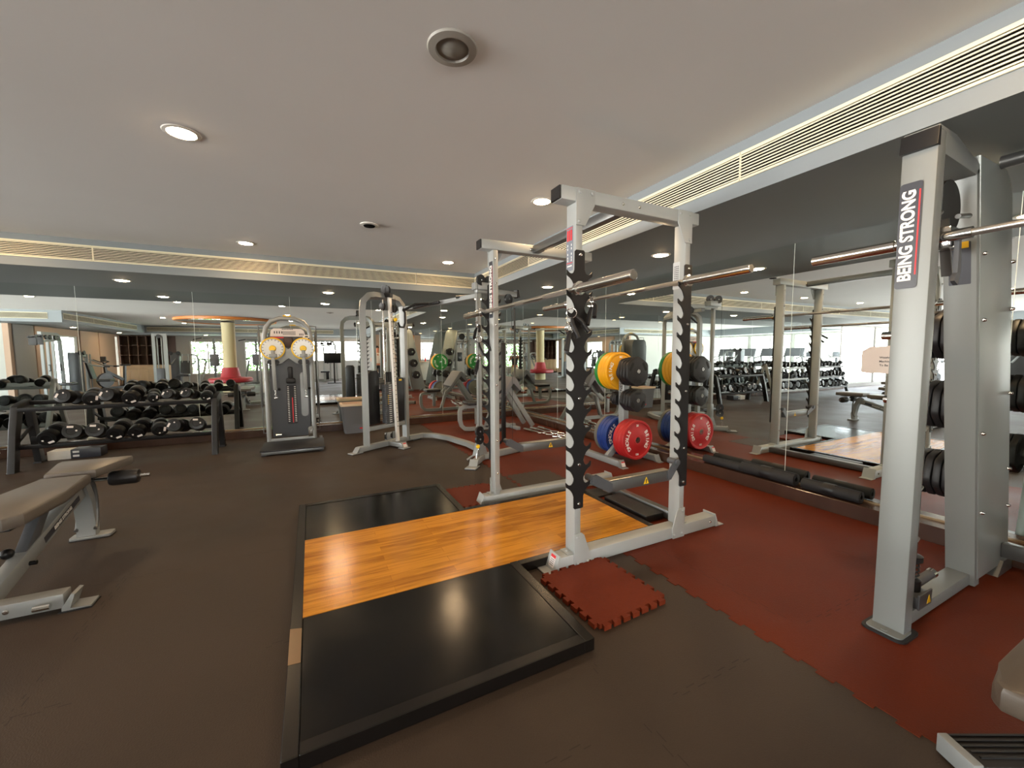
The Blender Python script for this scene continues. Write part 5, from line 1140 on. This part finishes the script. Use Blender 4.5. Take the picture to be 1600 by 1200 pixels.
def treadmill(lb):
    t = thing('treadmill', lb, 'treadmill', local=True, group='cardio machines across the room')
    P('deck', BLACK, t, lambda b: b.box((-.42, -1.0, .05), (.42, .8, .22), .03)); P('belt', BLACKR, t, lambda b: b.box((-.26, -.95, .22), (.26, .7, .228)))
    P('side_rail', SILVER, t, lambda b: [b.box((s*.35-.07, -1.0, .22), (s*.35+.07, .7, .25), .008) for s in (-1, 1)] and None)
    P('uprights', SILVERD, t, lambda b: [b.bar((s*.40, .65, .15), (s*.38, .45, 1.15), .06, .10, bev=.01) for s in (-1, 1)] and None)
    P('console', CHAR, t, lambda b: b.prism([(.40, 1.10), (.52, 1.08), (.62, 1.45), (.56, 1.48)], lambda u, v, w: (w, u, v), -.42, .42, .02)); P('handrails', BLACKR, t, lambda b: [b.tube([(s*.39, .45, 1.10), (s*.40, -.05, 1.0)], .024, 10) for s in (-1, 1)] and None)
    return t
def spin_bike(lb):
    t = thing('exercise_bike', lb, 'exercise bike', local=True, group='cardio machines across the room')
    P('frame', BLACK, t, lambda b: [b.bar((0, -.5, .06), (0, .55, .06), .07, .07), b.bar((-.28, -.5, .04), (.28, -.5, .04), .06, .06), b.bar((-.28, .55, .04), (.28, .55, .04), .06, .06), b.bar((0, -.25, .1), (0, -.30, .9), .07, .07, (1, 0, 0)), b.bar((0, .35, .1), (0, .42, 1.05), .07, .07, (1, 0, 0)), b.bar((0, -.2, .35), (0, .38, .7), .08, .10)] and None)
    P('flywheel', SILVERD, t, lambda b: b.lathe([(.0, -.03), (.24, -.03), (.26, 0), (.24, .03), (0, .03)], (0, .42, .34), (1, 0, 0), 32)); P('shroud', CHAR, t, lambda b: b.lathe([(.0, -.06), (.27, -.05), (.29, 0), (.27, .05), (0, .06)], (0, .42, .36), (1, 0, 0), 32))
    P('saddle', VINYLB, t, lambda b: b.prism([(-.10, -.45), (.10, -.45), (.03, -.15), (-.03, -.15)], lambda u, v, w: (u, v, w), .90, .97, .02)); P('handlebar', BLACKR, t, lambda b: [b.tube([(s*.05, .4, 1.05), (s*.22, .42, 1.08), (s*.22, .62, 1.16)], .018, 8) for s in (-1, 1)] and None)
    P('console', CHAR, t, lambda b: b.box((-.12, .42, 1.08), (.12, .47, 1.28), .02)); P('crank', STEEL, t, lambda b: [b.cyl((-.1, .05, .30), (.1, .05, .30), .03, 12), b.bar((.10, .05, .30), (.10, .05, .14), .02, .03, (1, 0, 0)), b.bar((-.10, .05, .30), (-.10, .05, .46), .02, .03, (1, 0, 0))] and None)
    return t
def put(o, x, y, rz): o.location = (x, y, 0); o.rotation_euler = (0, 0, rz); return o
m1 = put(pulley_station('tall silver pulley machine with hanging bars in front of the tan wall'), -6.75, -1.5, PI/2)
m2 = put(press_station('low silver press machine with dark shroud beside the tan wall window'), -6.5, -3.0, PI/2)
dup(m2, (-4.7, -6.2, 0), PI, 'low silver press machine in front of the far leafy window')
m3 = put(dip_station('grey dip and pull-up station in front of the far leafy window'), -3.55, -5.2, PI)
dup(m3, (-2.2, -6.4, 0), PI, 'grey dip and pull-up station behind the round column')
put(cable_column('narrow tall silver cable column standing before the cubby shelving'), -4.75, -3.3, PI)
m5 = put(treadmill('treadmill facing the left window wall, nearest the recess wall'), -12.4, .4, PI/2)
for i in range(3): dup(m5, (-12.4, 1.6 + i*1.15, 0), PI/2, 'treadmill facing the left window wall, %s after the one by the recess wall' % ordn[i])
m6 = put(spin_bike('black exercise bike by the left window wall, nearest the back mirror'), -11.6, 6.3, 2.2)
dup(m6, (-11.4, 5.3, 0), 2.0, 'black exercise bike by the left window wall, second from the back mirror')
dup(m6, (-6.9, -6.3, 0), .6, 'black exercise bike in front of the cream cabinets')
dup(m2, (-9.2, 3.2, 0), PI/2, 'low silver press machine in the middle of the window side floor')
dup(m2, (-9.6, .6, 0), PI/2, 'low silver press machine before the white recess wall')
dup(m1, (.6, -6.6, 0), PI, 'tall silver pulley machine in front of the banded far windows')
b2 = dup(bn, (-5.2, 3.6, 0), .15, 'grey padded weight bench in the middle of the room behind the left bench')
b3 = dup(bn, (-3.4, 2.9, 0), .0, 'grey padded weight bench standing just left of the photographed bench')
# exercise ball and loose weights near the rack, left edge
# ------------------------------------------------------------------ people
def skin_mesh(nodes, edges, name, m, parent, sub=2, root=0):
    """continuous body surface grown over a joint skeleton: nodes = [((x, y, z), (rx, ry))]"""
    me = bpy.data.meshes.new(name); me.from_pydata([n[0] for n in nodes], edges, [])
    ob = bpy.data.objects.new(name, me); COL.objects.link(ob)
    md = ob.modifiers.new('Skin', 'SKIN'); md.use_smooth_shade = True
    for i, n in enumerate(nodes):
        r = n[1] if isinstance(n[1], tuple) else (n[1], n[1])
        me.skin_vertices[0].data[i].radius = r; me.skin_vertices[0].data[i].use_root = (i == root)
    s = ob.modifiers.new('Sub', 'SUBSURF'); s.levels = sub; s.render_levels = sub
    dg = bpy.context.evaluated_depsgraph_get(); m2 = bpy.data.meshes.new_from_object(ob.evaluated_get(dg))
    ob.modifiers.clear(); ob.data = m2; bpy.data.meshes.remove(me); m2.name = name
    m2.materials.clear(); m2.materials.append(m); m2.shade_smooth()
    ob.parent = parent
    return ob
def person(lb, loc, rz, k, arms, shirt, legs, shoes, long_legs, hold):
    """figure facing local +y, built at 1.75 m and scaled by k; arms = per side (elbow, wrist, finger direction)"""
    t = thing('person', lb, 'person', local=True)
    S = lambda p: tuple(c*k for c in p); R = lambda r: tuple(c*k for c in r) if isinstance(r, tuple) else r*k
    N, E = [], []
    def nd(p, r): N.append((S(p), R(r))); return len(N)-1
    def ch(ids): E.extend(zip(ids, ids[1:]))
    pel = nd((0, 0, .95), (.15, .105)); wa = nd((0, .0, 1.10), (.13, .09)); chs = nd((0, -.005, 1.30), (.155, .105)); nb = nd((0, -.01, 1.45), (.075, .065)); nk = nd((0, .0, 1.52), (.052, .055))
    hd0 = nd((0, .015, 1.585), (.062, .075)); hd1 = nd((0, .015, 1.66), (.076, .094)); hd2 = nd((0, .01, 1.73), (.056, .070))
    ch([pel, wa, chs, nb, nk, hd0, hd1, hd2])
    for s in (-1, 1):
        e, w, f = arms[s]
        sh_ = nd((s*.175, -.01, 1.405), (.062, .062)); el = nd(e, (.042, .042)); fm = nd(tuple((a*.45 + b*.55) for a, b in zip(e, w)), (.039, .039)); wr_ = nd(w, (.026, .030))
        d = V(f).normalized(); pm = V(w) + d*.05; pa = nd(tuple(pm), (.022, .036))
        ch([chs, sh_, el, fm, wr_, pa])
        # five fingers rooted in the palm
        side = d.cross(V((0, 0, 1))) if abs(d.z) < .9 else V((1, 0, 0)); side.normalize(); curl = V((-s*.55, .0, -.2)) if hold else V((-s*.3, .15, -.3))
        up = V((0, 0, 1)) if hold else side
        for j, (o, L) in enumerate(((-.027, .055), (-.009, .066), (.009, .070), (.026, .064))):
            b0 = pm + up*o + d*.035; b1 = b0 + d*L*.5 + curl*.012; b2 = b1 + d*L*.35 + curl*.045; 
            i0, i1, i2 = nd(tuple(b0), .0085), nd(tuple(b1), .008), nd(tuple(b2), .007); ch([pa, i0, i1, i2])
        tb0 = pm + up*.03 - d*.01; tb1 = tb0 + up*.028 + d*.022 + curl*.02; i0, i1 = nd(tuple(tb0), .010), nd(tuple(tb1), .009); ch([pa, i0, i1])
    for s in (-1, 1):
        hp = nd((s*.095, 0, .88), (.088, .095)); kn = nd((s*.115, .025, .50), (.054, .058)); cf = nd((s*.118, -.01, .34), (.050, .056)); an = nd((s*.12, -.015, .085), (.034, .038)); to = nd((s*.135, .13, .035), (.040, .026))
        ch([pel, hp, kn, cf, an, to])
    body = skin_mesh(N, E, 'body', SKIN, t)
    # face and ears belong to the head
    def face(b):
        b.sphere(S((0, .108, 1.635)), .014*k, 10, (.8, 1.2, 1.4))
        for s in (-1, 1): b.sphere(S((s*.079, .005, 1.65)), .022*k, 10, (.4, .8, 1.3))
    P('face_features', SKIN, body, face, off=None); P('eyes', INK, body, lambda b: [b.sphere(S((s*.032, .094, 1.665)), .011*k, 8) for s in (-1, 1)] and None); P('mouth', REDV, body, lambda b: b.sphere(S((0, .098, 1.592)), .018*k, 8, (1.2, .5, .3)))
    P('hair', HAIR, t, lambda b: (b.sphere(S((0, -.012, 1.705)), .098*k, 20, (.88, 1.02, .88)), b.sphere(S((0, -.055, 1.64)), .075*k, 16, (.95, .7, 1.0))) and None)
    # shirt
    N2, E2 = [], []
    def n2(p, r): N2.append((S(p), R(r))); return len(N2)-1
    a = [n2((0, 0, .93), (.165, .118)), n2((0, 0, 1.10), (.150, .108)), n2((0, -.005, 1.30), (.172, .122)), n2((0, -.01, 1.445), (.095, .078))]; E2.extend(zip(a, a[1:]))
    for s in (-1, 1):
        e, w, f = arms[s]; sh_ = n2((s*.178, -.01, 1.40), (.075, .075)); m_ = V((s*.178, -.01, 1.40)).lerp(V(e), .62); l_ = n2(tuple(m_), (.060, .060)); E2.extend([(a[2], sh_), (sh_, l_)])
    skin_mesh(N2, E2, 'shirt', shirt, t)
    N3, E3 = [], []
    def n3(p, r): N3.append((S(p), R(r))); return len(N3)-1
    p0 = n3((0, 0, .985), (.160, .115)); p1 = n3((0, 0, .92), (.168, .120)); E3.append((p0, p1))
    for s in (-1, 1):
        h_ = n3((s*.097, 0, .84), (.105, .112)); g_ = n3((s*.112, .015, .60), (.088, .092)); E3.extend([(p1, h_), (h_, g_)])
        if long_legs: f1 = n3((s*.115, .01, .45), (.072, .078)); f2 = n3((s*.12, -.012, .08), (.062, .07)); E3.extend([(g_, f1), (f1, f2)])
        else: f1 = n3((s*.115, .02, .505), (.084, .09)); E3.append((g_, f1))
    skin_mesh(N3, E3, 'trousers' if long_legs else 'shorts', legs, t)
    for s in (-1, 1):
        P('shoe', shoes, t, lambda b: b.prism([(x*k + s*.128*k, y*k) for x, y in ((-.042, -.07), (.042, -.07), (.048, .06), (.045, .15), (.02, .195), (-.02, .195), (-.045, .15), (-.048, .06))], lambda u, v, w: (u, v, w), 0, .062*k, .014*k))
    t.location = loc; t.rotation_euler = (0, 0, rz); return t
kk = .815
az = math.atan2(-.4460, .8919)
ph_arms = {s: ((s*.27, .14, 1.22), (s*.125, .375, 1.53), (-s*.35, .25, .9)) for s in (-1, 1)}
pd = V((.4460, .8919, 0)); 
person('person in a black T-shirt and khaki shorts holding up a phone', tuple(-pd*.40), az, kk, ph_arms, TSHIRT, SHORTS, SHOE, False, True)
ph = thing('mobile_phone', 'dark mobile phone held up by the person in khaki shorts', 'phone', local=True)
P('body', BLACKG, ph, lambda b: b.box((-.078, -.012, -.038), (.078, -.004, .038), .004)); P('lens', STEEL, ph, lambda b: [b.lathe([(.007, 0), (.007, .0015)], (-.05 , -.004, z), (0, 1, 0), 12) for z in (-.018, .018)] and None)
P('display', mat('phone_display', rgb(40, 42, 46), .2), ph, lambda b: b.box((-.072, -.0128, -.034), (.072, -.012, .034)))
ph.location = tuple(V((0, 0, H)) - pd*.012); ph.rotation_euler = (0, 0, az)
st_arms = {1: ((.27, -.03, 1.16), (.25, .10, .95), (0, .1, -1)), -1: ((-.27, -.03, 1.16), (-.25, .10, .95), (0, .1, -1))}
person('person in a white shirt and dark trousers standing at the reception end', (2.55, -2.9, 0), -.15, .93, st_arms, WSHIRT, DTROU, SHOE, True, False)

# ------------------------------------------------------------------ sky, camera, colour
w = bpy.data.worlds.new('sky'); SC.world = w; w.use_nodes = True
nt = w.node_tree; bg = nt.nodes['Background']
sky = nt.nodes.new('ShaderNodeTexSky'); sky.sky_type = 'NISHITA'; sky.sun_disc = False; sky.sun_elevation = math.radians(48); sky.sun_rotation = math.radians(200); sky.air_density = 1.0; sky.dust_density = 2.0
N_, L_ = nt.nodes.new, nt.links.new
hs = N_('ShaderNodeHueSaturation'); hs.inputs['Saturation'].default_value = 0.35; L_(sky.outputs[0], hs.inputs['Color'])
# below the horizon: added even glow that brightens the ceilings through the windows
tcw = N_('ShaderNodeTexCoord'); spw = N_('ShaderNodeSeparateXYZ'); L_(tcw.outputs['Generated'], spw.inputs[0])
mrw = N_('ShaderNodeMapRange'); mrw.inputs['From Min'].default_value = -0.02; mrw.inputs['From Max'].default_value = 0.02; L_(spw.outputs[2], mrw.inputs[0])
mxw = N_('ShaderNodeMix'); mxw.data_type = 'RGBA'; mxw.inputs[6].default_value = (BELOW_GLOW, BELOW_GLOW*.97, BELOW_GLOW*.92, 1); L_(mrw.outputs[0], mxw.inputs[0]); L_(hs.outputs[0], mxw.inputs[7])
L_(mxw.outputs[2], bg.inputs['Color']); bg.inputs['Strength'].default_value = SKY
# the openings guide the sampling of daylight
def portal(x, y, z, sx_, sz_, rot):
    l = bpy.data.lights.new('daylight_portal', 'AREA'); l.shape = 'RECTANGLE'; l.size = sx_; l.size_y = sz_; l.cycles.is_portal = True
    o = bpy.data.objects.new('daylight_portal', l); COL.objects.link(o); o.location = (x, y, z); o.rotation_euler = rot
for a, c, d, e in lw: portal(-14.3, (a+c)/2, (d+e)/2, c-a, e-d, (PI/2, 0, -PI/2))
portal(-7.7, -4.325, 1.175, 1.55, 1.65, (PI/2, 0, -PI/2))
portal(-7.7, -8.35, 1.2, .4, 1.9, (PI/2, 0, -PI/2))
for a, c, d, e in bw: portal((a+c)/2, YM + .25, (d+e)/2, c-a, e-d, (-PI/2, 0, 0))
for a, c, d, e in fw_: portal((a+c)/2, -8.95, (d+e)/2, c-a, e-d, (PI/2, 0, 0))
cam = bpy.data.cameras.new('camera'); co = bpy.data.objects.new('camera', cam); COL.objects.link(co)
cam.sensor_width = 36; cam.lens = 627.53/1600*36; cam.clip_start = .02; cam.clip_end = 200
Rm = Matrix(((0.89416077, 0.03909288, -0.44603616), (-0.44770115, 0.06395731, -0.89189301), (-0.00633939, 0.99718665, 0.07469004)))
co.matrix_world = Matrix.Translation((0, 0, H)) @ Rm.to_4x4()
SC.camera = co
vs = SC.view_settings; vs.view_transform = 'Standard'; vs.look = 'None'; vs.gamma = 1; vs.use_curve_mapping = False; vs.exposure = EXPO
SC.display_settings.display_device = 'sRGB'
cy = SC.cycles
cy.use_denoising = True; cy.max_bounces = 12; cy.glossy_bounces = 8; cy.diffuse_bounces = 5; cy.transparent_max_bounces = 12; cy.transmission_bounces = 6
cy.sample_clamp_indirect = 4.0; cy.caustics_reflective = True; cy.caustics_refractive = False; cy.use_light_tree = True
